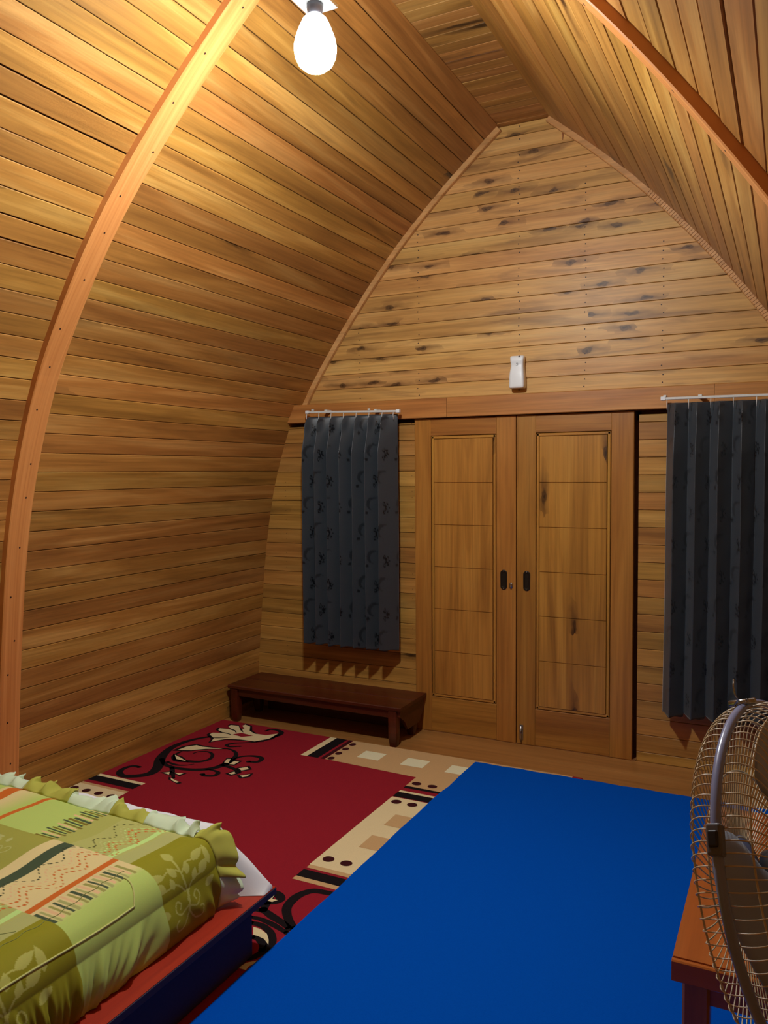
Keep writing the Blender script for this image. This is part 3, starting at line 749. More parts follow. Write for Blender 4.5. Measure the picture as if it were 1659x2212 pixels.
PO7 = {'leaf': [(-3.087, 3.811), (-3.113, 3.872), (-3.181, 3.915), (-3.186, 3.949), (-3.117, 3.976), (-3.186, 4.006), (-3.199, 4.038), (-3.12, 4.053), (-3.173, 4.092), (-3.178, 4.122), (-3.123, 4.132), (-3.07, 4.076), (-3.054, 4.1), (-3.102, 4.142), (-3.099, 4.169), (-3.047, 4.151), (-2.999, 4.079), (-2.937, 4.046), (-2.856, 4.054), (-2.807, 4.108), (-2.801, 4.006), (-2.853, 3.928), (-2.953, 3.919), (-3.033, 3.896), (-3.069, 3.843)], 'hole': [(-3.051, 3.977), (-3.019, 4.023), (-2.921, 4.008), (-2.972, 3.96)], 'b1': [(-3.17, 3.61), (-3.162, 3.677), (-3.124, 3.723), (-3.076, 3.717), (-2.944, 3.739), (-3.036, 3.695), (-3.097, 3.639)], 'b2': [(-3.132, 3.542), (-3.07, 3.519), (-3.002, 3.488), (-3.077, 3.491)], 'b3': [(-2.796, 3.562), (-2.817, 3.615), (-2.798, 3.623), (-2.767, 3.563)], 'b4': [(-2.756, 3.556), (-2.758, 3.604), (-2.728, 3.611), (-2.727, 3.562)], 'b5': [(-2.669, 3.525), (-2.639, 3.563), (-2.612, 3.54), (-2.635, 3.505)], 'b6': [(-2.673, 3.441), (-2.66, 3.475), (-2.638, 3.457), (-2.648, 3.434)], 'b7': [(-2.597, 3.442), (-2.561, 3.483), (-2.556, 3.45), (-2.572, 3.427)], 'b8': [(-2.999, 3.296), (-2.974, 3.32), (-2.951, 3.289)], 'b9': [(-2.945, 3.322), (-2.892, 3.336), (-2.899, 3.309)], 'b10': [(-2.913, 3.257), (-2.831, 3.23), (-2.838, 3.216), (-2.889, 3.235)]}
ST8 = {'arc': [(-1.50, 2.615), (-1.558, 2.607), (-1.614, 2.598), (-1.643, 2.566), (-1.655, 2.519), (-1.646, 2.455), (-1.614, 2.406), (-1.57, 2.364), (-1.541, 2.347)], 'br': [(-1.757, 2.385), (-1.707, 2.393), (-1.661, 2.377), (-1.604, 2.358), (-1.56, 2.338)], 'br2': [(-1.732, 2.338), (-1.688, 2.343), (-1.631, 2.334), (-1.592, 2.323), (-1.554, 2.311)], 'bud': [(-1.715, 2.4), (-1.725, 2.428), (-1.751, 2.508), (-1.727, 2.513), (-1.7, 2.492), (-1.703, 2.467), (-1.734, 2.446)], 'low': [(-1.709, 2.307), (-1.659, 2.311), (-1.609, 2.289), (-1.575, 2.252), (-1.562, 2.216), (-1.563, 2.183), (-1.574, 2.141), (-1.591, 2.124)], 'low2': [(-1.648, 2.236), (-1.623, 2.239), (-1.589, 2.217), (-1.572, 2.188)]}
PO8 = {'c1': [(-1.753, 2.478), (-1.737, 2.508), (-1.729, 2.477), (-1.704, 2.478), (-1.716, 2.458), (-1.738, 2.456)], 'c2': [(-1.681, 2.29), (-1.65, 2.29), (-1.611, 2.274), (-1.585, 2.247), (-1.569, 2.222), (-1.602, 2.244), (-1.631, 2.249), (-1.652, 2.249)], 'c3': [(-1.584, 2.071), (-1.577, 2.105), (-1.556, 2.128), (-1.543, 2.139), (-1.549, 2.118), (-1.557, 2.093), (-1.554, 2.073)]}
W7 = {'main': (.062, .35, .4, .62), 'loop': (.042, .6, .2, .5), 'spiral': (.032, .3, .5, .6), 'curl': (.030, .5, .8, .5), 'bot': (.028, .5, .9, .5), 'tail': (.036, .6, .5, .4), 'hook': (.026, .3, .6, .6), 'twig': (.03, .8, .5, .4), 'stem': (.028, .8, .6, .3), 'inner': (.022, .8, .3, .3)}
blk = []
for k, P in ST7.items():
    if k == 'tail': P = [(min(a, -2.79), b) for a, b in P]
    blk += ribbon(P, *W7[k])
for k, P in PO7.items():
    if k.startswith('b'): blk.append([(max(a, -3.295), b) for a, b in grow(P, 1.15, .016)])
blk.append([(max(a, -3.29), min(b, 4.185)) for a, b in grow(PO7['leaf'], 1.04, .014)])
for k, P in ST8.items(): blk += ribbon(P, {'arc': .040, 'br': .034, 'br2': .026, 'bud': .040, 'low': .034, 'low2': .03}[k], .7, .7)
def tile(polys):   # overlapping dark pieces share one colour, each a hair above the last
    return polys
scroll = inlay('scroll_motif', M_RBLACK, tile(blk), RZ + .0005)
for P_ in [PO7[k] for k in PO7 if k != 'hole'] + list(PO8.values()): inlay('leaf_motif', M_RCREAM, [P_], RZ + .0011)
inlay('leaf_motif', M_RED, [PO7['hole']], RZ + .0016)
for P_ in ([(-3.130, 3.978), (-3.085, 3.975), (-3.052, 3.962)], [(-3.135, 4.054), (-3.085, 4.040), (-3.045, 4.005)], [(-3.072, 4.088), (-3.045, 4.060), (-3.015, 4.035)], [(-3.120, 3.872), (-3.070, 3.895), (-3.030, 3.925)]):
    q_ = ribbon(P_, .014, .9, .2, .3); inlay('leaf_vein', M_RBLACK, q_[:-2], RZ + .0016)
# border blocks along the back edge
yb0, yb1 = 3.852, RY1 - .003
inlay('border_stripe', M_RCREAM, [rect(-2.478, -2.436, yb0, yb1)], RZ + .0006)
inlay('border_stripe', M_RBLACK, [rect(-2.436, -2.364, yb0, yb1)], RZ + .0006)
inlay('border_stripe', M_RBROWN, [rect(-2.346, -2.322, yb0, yb1)], RZ + .0006)
inlay('border_block', M_RTAN, [[(-2.318, yb0 + .003), (-1.742, 3.826), (-1.742, 3.700), (-1.0, 3.690), (-1.0, yb1), (-2.318, yb1)]], RZ + .0006)
for x in (-2.17, -1.90, -1.635):
    inlay('pale_square', M_PALE, [rect(x, x + .134, 3.958, 4.072)], RZ + .0012)
for yv in (4.132, 4.047, 3.965, 3.880): inlay('dot', M_RBROWN, [dot(-2.292, yv, .020, .024)], RZ + .0012)
for x in (-1.702, -1.614): inlay('dot', M_RBROWN, [dot(x, 3.746, .026, .022)], RZ + .0012)
# column beside the blue mat
inlay('border_stripe', M_RBLACK, [rect(-1.742, -1.0, 3.672, 3.698)], RZ + .0006)
inlay('border_stripe', M_RCREAM, [rect(-1.742, -1.0, 3.612, 3.634)], RZ + .0006)
inlay('border_stripe', M_RBLACK, [rect(-1.744, -1.0, 3.552, 3.612)], RZ + .0006)
inlay('border_block', M_RCREAM, [rect(-1.745, -1.0, 2.770, 3.545)], RZ + .0006)
for yv in (3.494, 2.842):
    for x in (-1.697, -1.612): inlay('dot', M_RBROWN, [dot(x, yv, .026, .024)], RZ + .0012)
for yv in (3.234, 2.993): inlay('tan_square', M_RTAN, [rect(-1.636, -1.52, yv, yv + .126)], RZ + .0012)
inlay('border_stripe', M_RTAN, [rect(-1.742, -1.0, 2.743, 2.770)], RZ + .0006)
inlay('border_stripe', M_RBLACK, [rect(-1.745, -1.0, 2.668, 2.727)], RZ + .0006)
inlay('border_stripe', M_RTAN, [rect(-1.745, -1.0, 2.640, 2.668)], RZ + .0006)
# blocks at the left edge by the bed
inlay('border_stripe', M_RCREAM, [rect(-3.297, -2.980, 3.116, 3.142)], RZ + .0006)
inlay('border_stripe', M_RBLACK, [rect(-3.297, -2.983, 3.054, 3.116)], RZ + .0006)
inlay('border_stripe', M_RTAN, [rect(-3.297, -2.978, 3.000, 3.022)], RZ + .0006)
inlay('border_block', M_RCREAM, [rect(-3.297, -2.976, 2.30, 3.000)], RZ + .0006)
for x in (-3.270, -3.185, -3.100, -3.015): inlay('dot', M_RBROWN, [dot(x, 2.938, .023, .022)], RZ + .0012)

# ------------------------------------------------------------------ blue mat
mv = []; mf = []
edge = []
nyE = 40
for i in range(nyE + 1): edge.append((-1.542 + .0018 * math.sin(i * 1.3) + .002 * math.sin(i * .37) + (.006 if i > 34 else 0), 1.02 + (4.158 - 1.02) * i / nyE))
for i in range(1, 31): edge.append((-1.542 + 1.72 * i / 30, 4.158 + .004 * math.sin(i * 1.7)))
edge += [(.178, 1.02)]
zt, zb_ = RZ + .0075, RZ + .0025
n = len(edge)
mv = [(a, b, zt) for a, b in edge] + [(a, b, zb_) for a, b in edge]
mf = [tuple(range(n - 1, -1, -1)), tuple(range(n, 2 * n))] + [(i, (i + 1) % n, (i + 1) % n + n, i + n) for i in range(n)]
mat_o = mesh('floor_mat', mv, mf, M_BLUE)
tag(mat_o, 'plain bright blue floor mat lying over the red rug', 'mat')

# ------------------------------------------------------------------ bed base
bed = empty('bed', (-2.4, 1.2, 0)); tag(bed, 'low bed base with red-brown platform and dark side panels', 'bed')
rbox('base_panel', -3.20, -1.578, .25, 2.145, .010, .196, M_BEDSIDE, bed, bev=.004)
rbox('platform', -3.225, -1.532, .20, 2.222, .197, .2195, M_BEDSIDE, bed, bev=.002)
bar('platform_top', (-2.3785, .202, .2209), (-2.3785, 2.220, .2209), 1.689, .0022, M_REDBED, bed, c=.0008)
rbox('mattress', -3.20, -1.70, .30, 1.99, .223, .425, M_SHEET, bed, bev=.05, seg=4)

# ------------------------------------------------------------------ white sheet over the far end of the bed
sv = []; sf = []
xs = np.concatenate([np.linspace(-3.2, -1.76, 60), np.linspace(-1.75, -1.535, 30)])
NP = 26
rs = np.random.RandomState(4)
for i, x in enumerate(xs):
    t = max(0.0, (x + 1.715) / .18)                       # 0 along the bed, 1 at the tip
    H = .432 - (.432 - .236) * min(1, t) ** .95
    yk = 2.125 + .07 * t                                   # crest line
    yfr = 2.036 + .115 * t ** .8; ybk = 2.185 + .018 * t
    zb = .2235
    for j in range(NP):
        q = j / (NP - 1)
        if q < .45:
            a = q / .45; yv = yfr + (yk - yfr) * a; zv = zb + (H - zb) * (1 - (1 - a) ** (1.3 + .6 * (1 - min(1, t)))) if t > 0 else (H - .03 + .03 * a if a > .15 else zb + (H - .03 - zb) * a / .15)
        else:
            a = (q - .45) / .55; yv = yk + (ybk - yk) * math.sin(a * math.pi / 2) ** .7; zv = H - (H - zb) * (a ** 2.2)
        wr = (.0022 * math.sin(33 * x + 5 * q) * q + .0012 * math.sin(61 * x + 9 * q + 1)) * (1 - .6 * min(1, t)) + .003 * math.sin(14 * q + 9 * t) * min(1, t * 2) * (1 - min(1, t))
        sv.append((x, yv + wr * .6, max(zb, zv + wr * (.7 if zv > zb + .01 else 0))))
nx = len(xs)
for i in range(nx - 1):
    for j in range(NP - 1):
        a = i * NP + j; sf.append((a, a + 1, a + NP + 1, a + NP))
sf.append(tuple((nx - 1) * NP + j for j in range(NP)))
sheet = mesh('bed_sheet', sv, sf, M_SHEET, None, True)
tag(sheet, 'white cotton sheet bunched to a point at the bed corner', 'sheet')

# ------------------------------------------------------------------ comforter
ZT = .462; XR = -1.715; RR = .10; YEND = 2.025
UF = XR - (-3.18)
def csurf(u, v):
    """u metres across the bed from its wall side, v = y"""
    und = .006 * np.sin(5.1 * u + 2.0 * v) + .005 * np.sin(9.7 * v + 3 * u) + .003 * np.sin(23 * v - 11 * u)
    quilt = .010 * np.sin(np.pi * ((v + .05) / .32)) ** 2
    a = np.clip((u - UF) / RR, 0, math.pi / 2)
    dn = np.clip(u - UF - RR * math.pi / 2, 0, 1)           # run down the side
    x = -3.18 + np.minimum(u, UF) + RR * np.sin(a)
    z = ZT - RR * (1 - np.cos(a)) - dn
    x = x + .018 * np.sin(np.clip(dn / .155, 0, 1) * math.pi) * (1 - .2 * np.sin(7 * v))
    # gathers on the hanging side
    g = np.clip(dn / .07, 0, 1)
    ph = 62 * v + 7 * np.sin(5 * v) + 6 * dn * 5 * np.sin(9 * v)
    x = x + g * (1 - .55 * np.clip((dn - .10) / .04, 0, 1)) * (.0055 * np.sin(ph) + .004 * np.sin(1.73 * ph + 1.1) + .003 * np.sin(3.1 * ph + 40 * dn))
    top = np.clip(1 - (u - UF) / (RR * .8), 0, 1)
    z = z + und * top + (quilt - .004) * (top * .6)
    # soft roll at the far end
    e = np.clip((v - (YEND - .06)) / .06, 0, 1)
    z = z - .020 * e ** 2 * top
    x = x - .012 * e ** 2 * (1 - top)
    e2 = np.exp(-((u - UF - RR * math.pi / 2 - .02) / .012) ** 2)
    return x, v + 0 * u, np.maximum(z, .2245)
ULEN = UF + RR * math.pi / 2 + .142
us = np.concatenate([np.linspace(0, .35, 12)[:-1], np.linspace(.35, ULEN, 560)])
vsy = np.concatenate([np.linspace(.28, 1.15, 40)[:-1], np.linspace(1.15, YEND, 330)])
UU, VV = np.meshgrid(us, vsy)
X, Yv, Z = csurf(UU, VV)
def print_colors(U, V):
    """block-printed cloth: alternate rows of two designs"""
    x = U - 3.18 - 0.0                                      # flat cloth coordinate, equals world x on the top
    c = np.zeros(U.shape + (3,))
    L3 = lambda r, g, b: np.array(lin(r, g, b)[:3])
    LIME, OLIVE, DOLIVE, CREAM, PEACH, GREEN, ORANGE, MINT, LEAF = L3(186, 208, 108), L3(176, 178, 92), L3(146, 142, 26), L3(226, 208, 146), L3(230, 190, 140), L3(70, 86, 60), L3(208, 108, 36), L3(196, 232, 138), L3(184, 184, 92)
    PALEO = L3(190, 192, 118)
    def put(m, col): c[m] = col
    def wav(v0): return .026 * np.sin((v0 - 1.76) / .105 * 2 * np.pi) + .010 * np.sin((v0 - 1.76) / .21 * 2 * np.pi)
    rowid = np.floor((V - 1.762) / .318).astype(int)        # 0 for the far row, -1 for the next ...
    P = (rowid % 2) == 0; Q = ~P
    vv = V - (1.762 + rowid * .318)                         # 0 .. .318 within the row
    # ---- design P
    put(P, PEACH)
    g = np.clip((x + 2.47) / .10, 0, 1)[..., None]
    c[P] = (CREAM * (1 - g) + LIME * g)[P]
    put(P & (x > -2.075 + .02 * 0), OLIVE)
    put(P & (x > -1.99), OLIVE * .5 + PALEO * .5)
    put(P & (np.abs(x + 2.515) < .026), ORANGE); put(P & (np.abs(x + 2.345 + .0) < .011), ORANGE)
    put(P & (x < -2.56), LIME); put(P & (x < -2.75), DOLIVE)
    put(P & (x > -1.80), PALEO * .9)
    put(P & (np.abs(x + 1.822) < .011), MINT)
    put(P & (x > -1.742), DOLIVE)
    # ---- design Q
    put(Q, CREAM)
    put(Q & (x < -2.06), OLIVE * .55 + DOLIVE * .45)
    put(Q & (np.abs(x + 1.988) < .023), GREEN)
    put(Q & (np.abs(x + 1.795) < .011), ORANGE)
    g = np.clip((x + 1.72) / .04, 0, 1)[..., None]
    c[Q & (x > -1.72)] = (CREAM * (1 - g) + LIME * g)[Q & (x > -1.72)]
    # short bars
    def bars(m, xa, xb, pitch, cols):
        k = np.floor(vv / pitch).astype(int); f = vv / pitch - k
        for i, (col, sh, wd) in enumerate(cols):
            mm = m & ((k % len(cols)) == i) & (f < .62) & (x > xa + sh) & (x < xb + sh * wd)
            put(mm, col)
    bars(P, -2.145, -2.06, .0135, [(L3(128, 112, 36), 0, .4), (GREEN, .012, .2), (PEACH, -.006, 1), (L3(122, 110, 40), .01, .6), (GREEN, -.01, .8)])
    bars(Q & (vv < .30), -1.772, -1.690, .0150, [(GREEN, 0, 1), (PALEO * .8, .004, 1), (PEACH, -.006, .5), (L3(160, 158, 84), .003, .5)])
    # dashed waves
    for off, colp, colq, th in ((0.0, L3(70, 70, 20), L3(58, 64, 40), .0036), (.030, PALEO * 1.05, PEACH, .0042), (.048, MINT, L3(232, 200, 140), .0032), (.064, ORANGE, ORANGE, .0042), (.080, MINT, CREAM, .003), (.094, ORANGE * .95, ORANGE * .95, .0042)):
        xc = -1.945 + off + wav(V)
        dash = (np.floor(V / .0062).astype(int) % 2 == 0) | (np.abs(np.gradient(wav(V), axis=0)) > 1e9)
        m = (np.abs(x - xc) < th) & dash
        put(P & m, colp); put(Q & m, colq)
    # leaf sprays on the olive blocks
    def lens(cx, cy, ang, L, W):
        ca, sa = math.cos(ang), math.sin(ang); a = (x - cx) * ca + (V - cy) * sa; b = -(x - cx) * sa + (V - cy) * ca
        t = np.clip(a / L, 0, 1); return (a > 0) & (a < L) & (np.abs(b) < W * np.sin(np.pi * t ** .8))
    def spray(m, cx, cy, s, d, col, mirror=1):
        """d = +1: stem climbs towards smaller x (up the hanging side)"""
        def seg(pts, w):
            pts = catmull(pts, 6); mm = np.zeros(U.shape, bool)
            for (a, b) in zip(pts[:-1], pts[1:]):
                ax, ay = cx - d * s * a[1], cy + s * a[0] * mirror; bx, by = cx - d * s * b[1], cy + s * b[0] * mirror
                dx, dy = bx - ax, by - ay; l2 = dx * dx + dy * dy + 1e-12
                t = np.clip(((x - ax) * dx + (V - ay) * dy) / l2, 0, 1)
                mm |= np.hypot(x - ax - t * dx, V - ay - t * dy) < w * s
            return mm
        mm = seg([(0, 0), (.05, .3), (0, .6), (-.02, 1.0)], .022)
        for pts in ([(0, .2), (.2, .45), (.45, .5)], [(0, .35), (-.2, .55), (-.5, .55)], [(.02, .7), (.2, .82), (.4, .8)], [(.02, .7), (-.2, .85), (-.45, .8)],
                    [(0, .1), (.2, .02), (.34, .12), (.28, .26), (.18, .2), (.22, .12)], [(0, .1), (-.2, .02), (-.34, .12), (-.28, .26), (-.18, .2), (-.22, .12)],
                    [(0, 0), (.15, -.2), (.35, -.22), (.4, -.08), (.3, -.04)], [(0, 0), (-.15, -.2), (-.35, -.22), (-.4, -.08), (-.3, -.04)]):
            mm |= seg(pts, .016)
        for (px, py, an, Ls, Ws) in ((-.02, .98, 90, .32, .10), (.35, .8, 15, .42, .09), (-.4, .8, 165, .42, .08), (.42, .5, 30, .36, .10), (-.48, .55, 140, .30, .09), (.12, .62, 70, .26, .08), (-.14, .68, 115, .26, .08),
                                     (.25, .45, 60, .24, .07), (-.28, .5, 95, .22, .07), (.75, .55, 85, .42, .08), (-.7, .3, 120, .3, .08), (.55, .2, 20, .3, .08), (-.5, .15, 170, .3, .08)):
            a = math.radians(an); ux, uy = math.cos(a) * mirror, math.sin(a)
            ang = math.atan2(s * ux, -d * s * uy)
            mm |= lens(cx - d * s * py, cy + s * px * mirror, ang, Ls * s, Ws * s)
        put(m & mm, col)
    side = x > -1.742
    spray(P & side, -1.500, 1.86, .16, 1, LEAF * .95)
    spray(P & side, -1.500, 1.86 - .636, .17, 1, LEAF * 1.02)
    for (px, py, s, d) in ((-2.15, 1.62, .11, 1), (-2.32, 1.55, .11, -1), (-2.45, 1.66, .10, 1), (-2.22, 1.50, .09, -1), (-2.6, 1.6, .1, 1)):
        spray(Q & (x < -2.06), px, py, s, d, PALEO * .95)
    return c
colr = print_colors(UU, VV)
fs = []
ny_, nx_ = UU.shape
idx = np.arange(ny_ * nx_).reshape(ny_, nx_)
quads = np.stack([idx[:-1, :-1], idx[:-1, 1:], idx[1:, 1:], idx[1:, :-1]], -1).reshape(-1, 4)
me = bpy.data.meshes.new('comforter_cloth')
pts = np.stack([X, Yv, Z], -1).reshape(-1, 3).astype(np.float32)
me.vertices.add(len(pts)); me.vertices.foreach_set('co', pts.reshape(-1))
me.loops.add(quads.size); me.loops.foreach_set('vertex_index', quads.reshape(-1).astype(np.int32))
me.polygons.add(len(quads)); me.polygons.foreach_set('loop_start', np.arange(0, quads.size, 4, dtype=np.int32)); me.polygons.foreach_set('loop_total', np.full(len(quads), 4, np.int32))
me.polygons.foreach_set('use_smooth', np.ones(len(quads), bool)); me.update()
ca_ = me.color_attributes.new('print', 'FLOAT_COLOR', 'POINT')
ca_.data.foreach_set('color', np.concatenate([np.clip(colr, 0, 1), np.ones(colr.shape[:2] + (1,))], -1).reshape(-1).astype(np.float32))
M_PRINT, nt_, b_ = newmat('printed_cotton')
at_ = nt_.nodes.new('ShaderNodeAttribute'); at_.attribute_name = 'print'
nz_ = nt_.nodes.new('ShaderNodeTexNoise'); nz_.inputs['Scale'].default_value = 300; tc_ = nt_.nodes.new('ShaderNodeTexCoord'); nt_.links.new(tc_.outputs['Object'], nz_.inputs['Vector'])
mx_ = nt_.nodes.new('ShaderNodeMix'); mx_.data_type = 'RGBA'; mx_.blend_type = 'MULTIPLY'; mx_.inputs['Factor'].default_value = .12
nt_.links.new(at_.outputs['Color'], mx_.inputs['A']); nt_.links.new(nz_.outputs['Color'], mx_.inputs['B']); nt_.links.new(mx_.outputs['Result'], b_.inputs['Base Color'])
b_.inputs['Roughness'].default_value = .8; b_.inputs['Specular IOR Level'].default_value = .25
cf = empty('comforter', (-2.4, 1.2, .22)); tag(cf, 'puffy lime and olive printed comforter with ruffled edge on the bed', 'comforter')
co = bpy.data.objects.new('quilted_cloth', me); COL.objects.link(co); me.materials.append(M_PRINT); attach(co, cf)
def cpt(u, v, lift=.002):
    e = 1e-3
    p = np.array([float(q) for q in csurf(np.array(u), np.array(v))]); pu = np.array([float(q) for q in csurf(np.array(u + e), np.array(v))]); pv = np.array([float(q) for q in csurf(np.array(u), np.array(v + e))])
    nn = np.cross(pu - p, pv - p); nn /= np.linalg.norm(nn) + 1e-12
    return tuple(p + nn * lift)
M_PIPE = plain('piping_cord', lin(196, 200, 120), .8, noise=.08)
M_SEAM = plain('seam_thread', lin(128, 138, 70), .8, noise=.08)
us0 = UF + RR * 1.05
pp = []
for k in range(60):
    v = 1.18 + (1.66 - 1.18) * k / 59; pp.append(cpt(us0 + .006 * math.sin(9 * v), v, .001))
for k in range(1, 22):
    t = k / 21; pp.append(cpt(us0 - .085 * t, 1.66 + .032 * math.sin(t * math.pi * .6), .001))
attach(tube('piping', pp, .0028, M_PIPE, None, 8), cf)
attach(tube('seam', [cpt(UF - .005 + .004 * math.sin(7 * k), 1.20 + (1.72 - 1.20) * k / 70, .0004) for k in range(71)], .0011, M_SEAM, None, 6), cf)
attach(tube('seam', [cpt(UF - .33 + .30 * k / 50, 1.35 + .10 * math.sin(math.pi * (k / 50)) * -1 + .02 * k / 50, .0003) for k in range(51)], .0010, M_SEAM, None, 6), cf)

# ruffle: gathered strip round the far end, pieces of two cloths
M_RUFO = plain('ruffle_olive', lin(178, 178, 78), .8, spec=.25, noise=.06, nscale=30)
M_RUFM = plain('ruffle_mint', lin(206, 224, 190), .8, spec=.25, noise=.05, nscale=30)
def ruffle(u0, u1, mat, seed, width=.085):
    rg = random.Random(seed); nS = int((u1 - u0) / .0035); nT = 12
    vs = []; fs = []
    ph = rg.uniform(0, 6); f1 = rg.uniform(46, 66); f2 = rg.uniform(100, 140); p2 = rg.uniform(0, 6)
    for i in range(nS + 1):
        u = u0 + (u1 - u0) * i / nS
        bx, by, bz = cpt(u, YEND - .006, .0)
        a = min(max((u - UF) / RR, 0), math.pi / 2)
        n = Vector((math.sin(a), 0, math.cos(a))); out = Vector((.25 * math.sin(a), 1, -.10 * math.cos(a)))
        amp = .015 * (1 + .55 * math.sin(31 * u + p2) + .25 * math.sin(57 * u + ph))
        fu = f1 * u + ph + 1.5 * math.sin(21 * u + p2)
        wd = width * (1 + .18 * math.sin(17 * u + ph))
        for j in range(nT + 1):
            t = j / nT
            fold = amp * (math.sin(fu + .9 * t) + .5 * math.sin(f2 * u + 1.3 * ph - 1.6 * t)) * t ** .75
            lift = (.024 * math.sin(math.pi * min(1, t * 1.1) * .75)) * math.cos(a) + .012 * t * math.sin(a)
            sh = .014 * math.cos(fu) * t
            p = Vector((bx, by, bz)) + out * (wd * t * (.84 - .12 * math.sin(fu))) + n * (fold + lift) + Vector((sh * math.cos(a), 0, -sh * math.sin(a)))
            p.z = max(p.z, .226)
            vs.append(p)
    for i in range(nS):
        for j in range(nT): a_ = i * (nT + 1) + j; fs.append((a_, a_ + 1, a_ + nT + 2, a_ + nT + 1))
    o = mesh('ruffle', vs, fs, mat, None, True); attach(o, cf)
    md = o.modifiers.new('thickness', 'SOLIDIFY'); md.thickness = .0012
U = lambda x: x + 3.18
for (a, b, m_, sd) in ((U(-3.17), U(-2.76), M_RUFO, 1), (U(-2.762), U(-2.515), M_RUFM, 2), (U(-2.52), U(-2.285), M_RUFO, 3), (U(-2.29), U(-2.085), M_RUFM, 4), (U(-2.09), U(-1.925), M_RUFO, 5), (U(-1.93), UF + .00, M_RUFM, 6), (UF - .005, UF + .19, M_RUFO, 7), (UF + .185, ULEN - .004, M_RUFM, 8)):
    ruffle(a, b, m_, sd)

# ------------------------------------------------------------------ side table
tb = empty('side_table', (.1, 2.4, 0)); tag(tb, 'varnished reddish wooden table with dark legs beside the blue mat', 'table')
TX0, TX1, TY0, TY1, TZ = -.226, .32, 1.915, 2.86, .500
for k in range(3):
    xa = TX0 + (TX1 - TX0) * k / 3; xb = TX0 + (TX1 - TX0) * (k + 1) / 3
    bar('tabletop_board', ((xa + xb) / 2, TY0 + .004, TZ - .012), ((xa + xb) / 2, TY1, TZ - .012), xb - xa - .0006, .024, M_TABLE, tb, c=.003)
bar('top_edge', (TX0, TY0 - .004, TZ - .027), (TX1, TY0 - .004, TZ - .027), .050, .015, M_TABLEL, tb, normal=(0, -1, 0), c=.003)
bar('edge_moulding', (TX0 + .02, TY0 + .014, TZ - .042), (TX1 - .02, TY0 + .014, TZ - .042), .034, .020, M_TABLEL, tb, normal=(0, -1, 0), c=.003)
bar('apron', (TX0 + .06, TY0 + .05, TZ - .085), (TX1 - .06, TY0 + .05, TZ - .085), .07, .022, M_TABLEL, tb, normal=(0, -1, 0))
bar('apron', (TX0 + .06, TY1 - .05, TZ - .085), (TX1 - .06, TY1 - .05, TZ - .085), .07, .022, M_TABLEL, tb, normal=(0, 1, 0))
for x in (TX0 + .05, TX1 - .05):
    bar('apron', (x, TY0 + .07, TZ - .062), (x, TY1 - .07, TZ - .062), .07, .022, M_TABLEL, tb, normal=(1, 0, 0))
    for yv in (TY0 + .052, TY1 - .052):
        bar('leg', (x, yv, RZ + .0076 if x < .13 else .0005), (x, yv, TZ - .0255), .06, .06, M_TABLEL, tb, normal=(0, -1, 0), c=.006)

# ------------------------------------------------------------------ standing fan
FC = Vector((.014, 1.073, 1.124)); FN = Vector((-.92208, .24362, -.30071)).normalized(); FR = .210
FU = FN.cross(Vector((0, 0, 1))).normalized(); FV = FU.cross(FN).normalized()   # FV points up, FU sideways
fan = empty('standing_fan', (.17, 1.03, 0)); tag(fan, 'standing fan with cream wire cage and blue-grey ring', 'fan')
def fp(r, an, a): return FC + (FU * math.cos(an) + FV * math.sin(an)) * r + FN * a
ring_prof = [(FR - .003, -.0050), (FR + .001, -.0058), (FR + .004, -.0036), (FR + .005, 0), (FR + .004, .0036), (FR + .001, .0058), (FR - .003, .0050)]
vs = []; fs = []; NA = 120; m_ = len(ring_prof)
for k in range(NA):
    for r, a in ring_prof: vs.append(fp(r, 2 * math.pi * k / NA, a))
for k in range(NA):
    for j in range(m_): fs.append((k * m_ + j, k * m_ + (j + 1) % m_, ((k + 1) % NA) * m_ + (j + 1) % m_, ((k + 1) % NA) * m_ + j))
attach(mesh('cage_ring', vs, fs, M_RING, None, True), fan)
def grille(sign, name, twist):
    prof = [(FR - .003, .002), (FR - .001, .014), (FR - .003, .024), (FR - .009, .032), (FR - .020, .038), (FR - .05, .043), (.11, .052), (.05, .060)]
    P = catmull(prof, 3)
    vs = []; fs = []; nw = 104
    for k in range(nw):
        an = 2 * math.pi * k / nw
        path = [fp(r, an + twist * (FR - r), sign * a) for r, a in P]
        v_, f_ = tube_data(path, .0008, 4, False); b0 = len(vs); vs += v_; fs += [tuple(b0 + q for q in f) for f in f_]
    for r, a in ((FR - .012, .034), (.13, .049), (.05, .061)):
        path = [fp(r, 2 * math.pi * k / 90, sign * (a - .002)) for k in range(90)]
        v_, f_ = tube_data(path, .0012, 5, False, True); b0 = len(vs); vs += v_; fs += [tuple(b0 + q for q in f) for f in f_]
    o = mesh(name, vs, fs, M_WIRE, None, True); attach(o, fan)
grille(1, 'front_grille', 1.2); grille(-1, 'rear_grille', 0.0)
lathe('front_badge', [(.052, 0), (.052, .004), (.045, .007), (.001, .008)], M_RING, FC + FN * .059, FN, 30, fan)
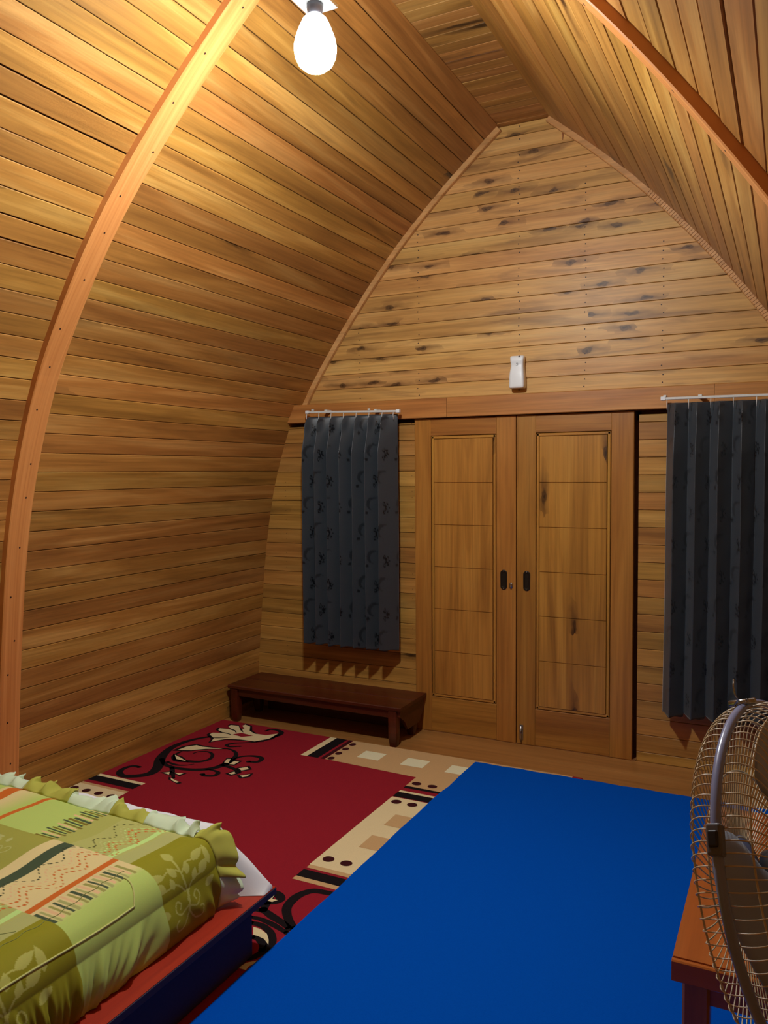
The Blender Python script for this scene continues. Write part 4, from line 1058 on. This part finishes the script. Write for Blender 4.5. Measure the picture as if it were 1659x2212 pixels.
# blades
for b in range(3):
    a0 = math.radians(180 + 120 * b)
    vs = []; fs = []; nr, na = 10, 14
    for i in range(nr + 1):
        r = .035 + (.185 - .035) * i / nr
        sp = math.radians(58 + 46 * math.sin(math.pi * min(1, (i / nr) * .9 + .1) * .75)) * (1 if i < nr else .86)
        for j in range(na + 1):
            q = j / na; an = a0 + (q - .5) * sp + .25 * (i / nr)
            ax = .022 - .044 * q - .006 * math.sin(math.pi * q)
            vs.append(fp(r - (.006 if j in (0, na) and i == nr else 0), an, ax))
    for i in range(nr):
        for j in range(na): a_ = i * (na + 1) + j; fs.append((a_, a_ + 1, a_ + na + 2, a_ + na + 1))
    o = mesh('blade', vs, fs, M_BLADE, None, True); attach(o, fan)
    md = o.modifiers.new('thickness', 'SOLIDIFY'); md.thickness = .0022
lathe('hub', [(.038, -.025), (.040, .01), (.034, .03), (.012, .036), (.001, .037)], M_DARKP, FC, FN, 28, fan)
lathe('motor_housing', [(.03, .075), (.062, .085), (.068, .12), (.062, .17), (.04, .20), (.001, .205)], M_DARKP, FC, -FN, 32, fan)
PB = FC - FN * .14
tube('neck', [PB + Vector((0, 0, -.03)), Vector((PB.x, PB.y, PB.z - .14))], .022, M_DARKP, fan, 16)
tube('pole', [Vector((PB.x, PB.y, PB.z - .12)), Vector((PB.x, PB.y, .03))], .0135, M_CHROME, fan, 16)
lathe('control_box', [(.001, 0), (.05, .003), (.055, .02), (.05, .13), (.03, .15), (.001, .151)], M_DARKP, Vector((PB.x, PB.y, .72)), (0, 0, 1), 24, fan)
lathe('base', [(.19, 0.0006), (.195, .008), (.18, .018), (.06, .032), (.03, .05), (.016, .06)], M_DARKP, Vector((PB.x, PB.y, .0155)), (0, 0, 1), 40, fan)
# clamp on the ring and the tied screw at the top
AC = 2.60; AT = 1.57
rad = (FU * math.cos(AC) + FV * math.sin(AC)); tan = (-FU * math.sin(AC) + FV * math.cos(AC))
def clampbox(name, hx, hy, hz, off, mat, bev, par=None):
    o = rbox(name, -hx, hx, -hy, hy, -hz, hz, mat, None, bev=bev, seg=3)
    c = FC + rad * (FR + off)
    o.matrix_world = Matrix(((rad.x, FN.x, tan.x, c.x), (rad.y, FN.y, tan.y, c.y), (rad.z, FN.z, tan.z, c.z), (0, 0, 0, 1)))
    attach(o, par or fan); return o
cl_ = clampbox('clamp', .0065, .0085, .0165, .002, M_CLIP, .003)
clampbox('clamp_lever', .003, .0055, .0085, .008, M_DARKP, .002, cl_)
rt = FU * math.cos(AT) + FV * math.sin(AT); tt = (-FU * math.sin(AT) + FV * math.cos(AT))
c = FC + rt * (FR + .006)
ts_ = tube('tie_screw', [c - FN * .016, c + FN * .016], .004, M_CHROME, fan, 10)
tw = [c + tt * .003 + rt * .004 * math.sin(k) + FN * (.02 * (k / 12 - .5)) for k in range(13)]
tube('tie_wire', tw + [c + tt * .010 + rt * .006, c + tt * .016 + rt * .012, c + tt * .014 + rt * .022, c + tt * .006 + rt * .030], .0010, M_CHROME, ts_, 6)

# ------------------------------------------------------------------ hanging lamps
def make_lamp(LX, LY, LZ_, label, glass):
    lamp = empty('hanging_lamp', (LX, LY, LZ_)); tag(lamp, label, 'lamp')
    rbox('mounting_plate', LX - .056, LX + .056, LY - .056, LY + .056, LZ_, LZ_ + .012, M_WHITE, lamp, bev=.002)
    bar('drop_post', (LX, LY, LZ_ + .0125), (LX, LY, ZR + .0005), .045, .045, M_HEAD, lamp, normal=(0, 1, 0))
    so_ = lathe('socket', [(.026, 0), (.027, .012), (.024, .03), (.021, .036)], M_CLIP, (LX, LY, LZ_ - .0005), (0, 0, -1), 28, lamp)
    lathe('bulb_neck', [(.024, .036), (.040, .050), (.054, .080), (.066, .112), (.0695, .132)], M_BULBN, (LX, LY, LZ_), (0, 0, -1), 32, so_)
    lathe('bulb', [(.0695, .1325), (.070, .145), (.067, .168), (.056, .192), (.037, .208), (.015, .216), (.001, .217)], glass, (LX, LY, LZ_), (0, 0, -1), 32, so_)
make_lamp(CX, 2.345, 3.154, 'glowing white bulb under a square white plate, between the two tall ribs', M_BULB)
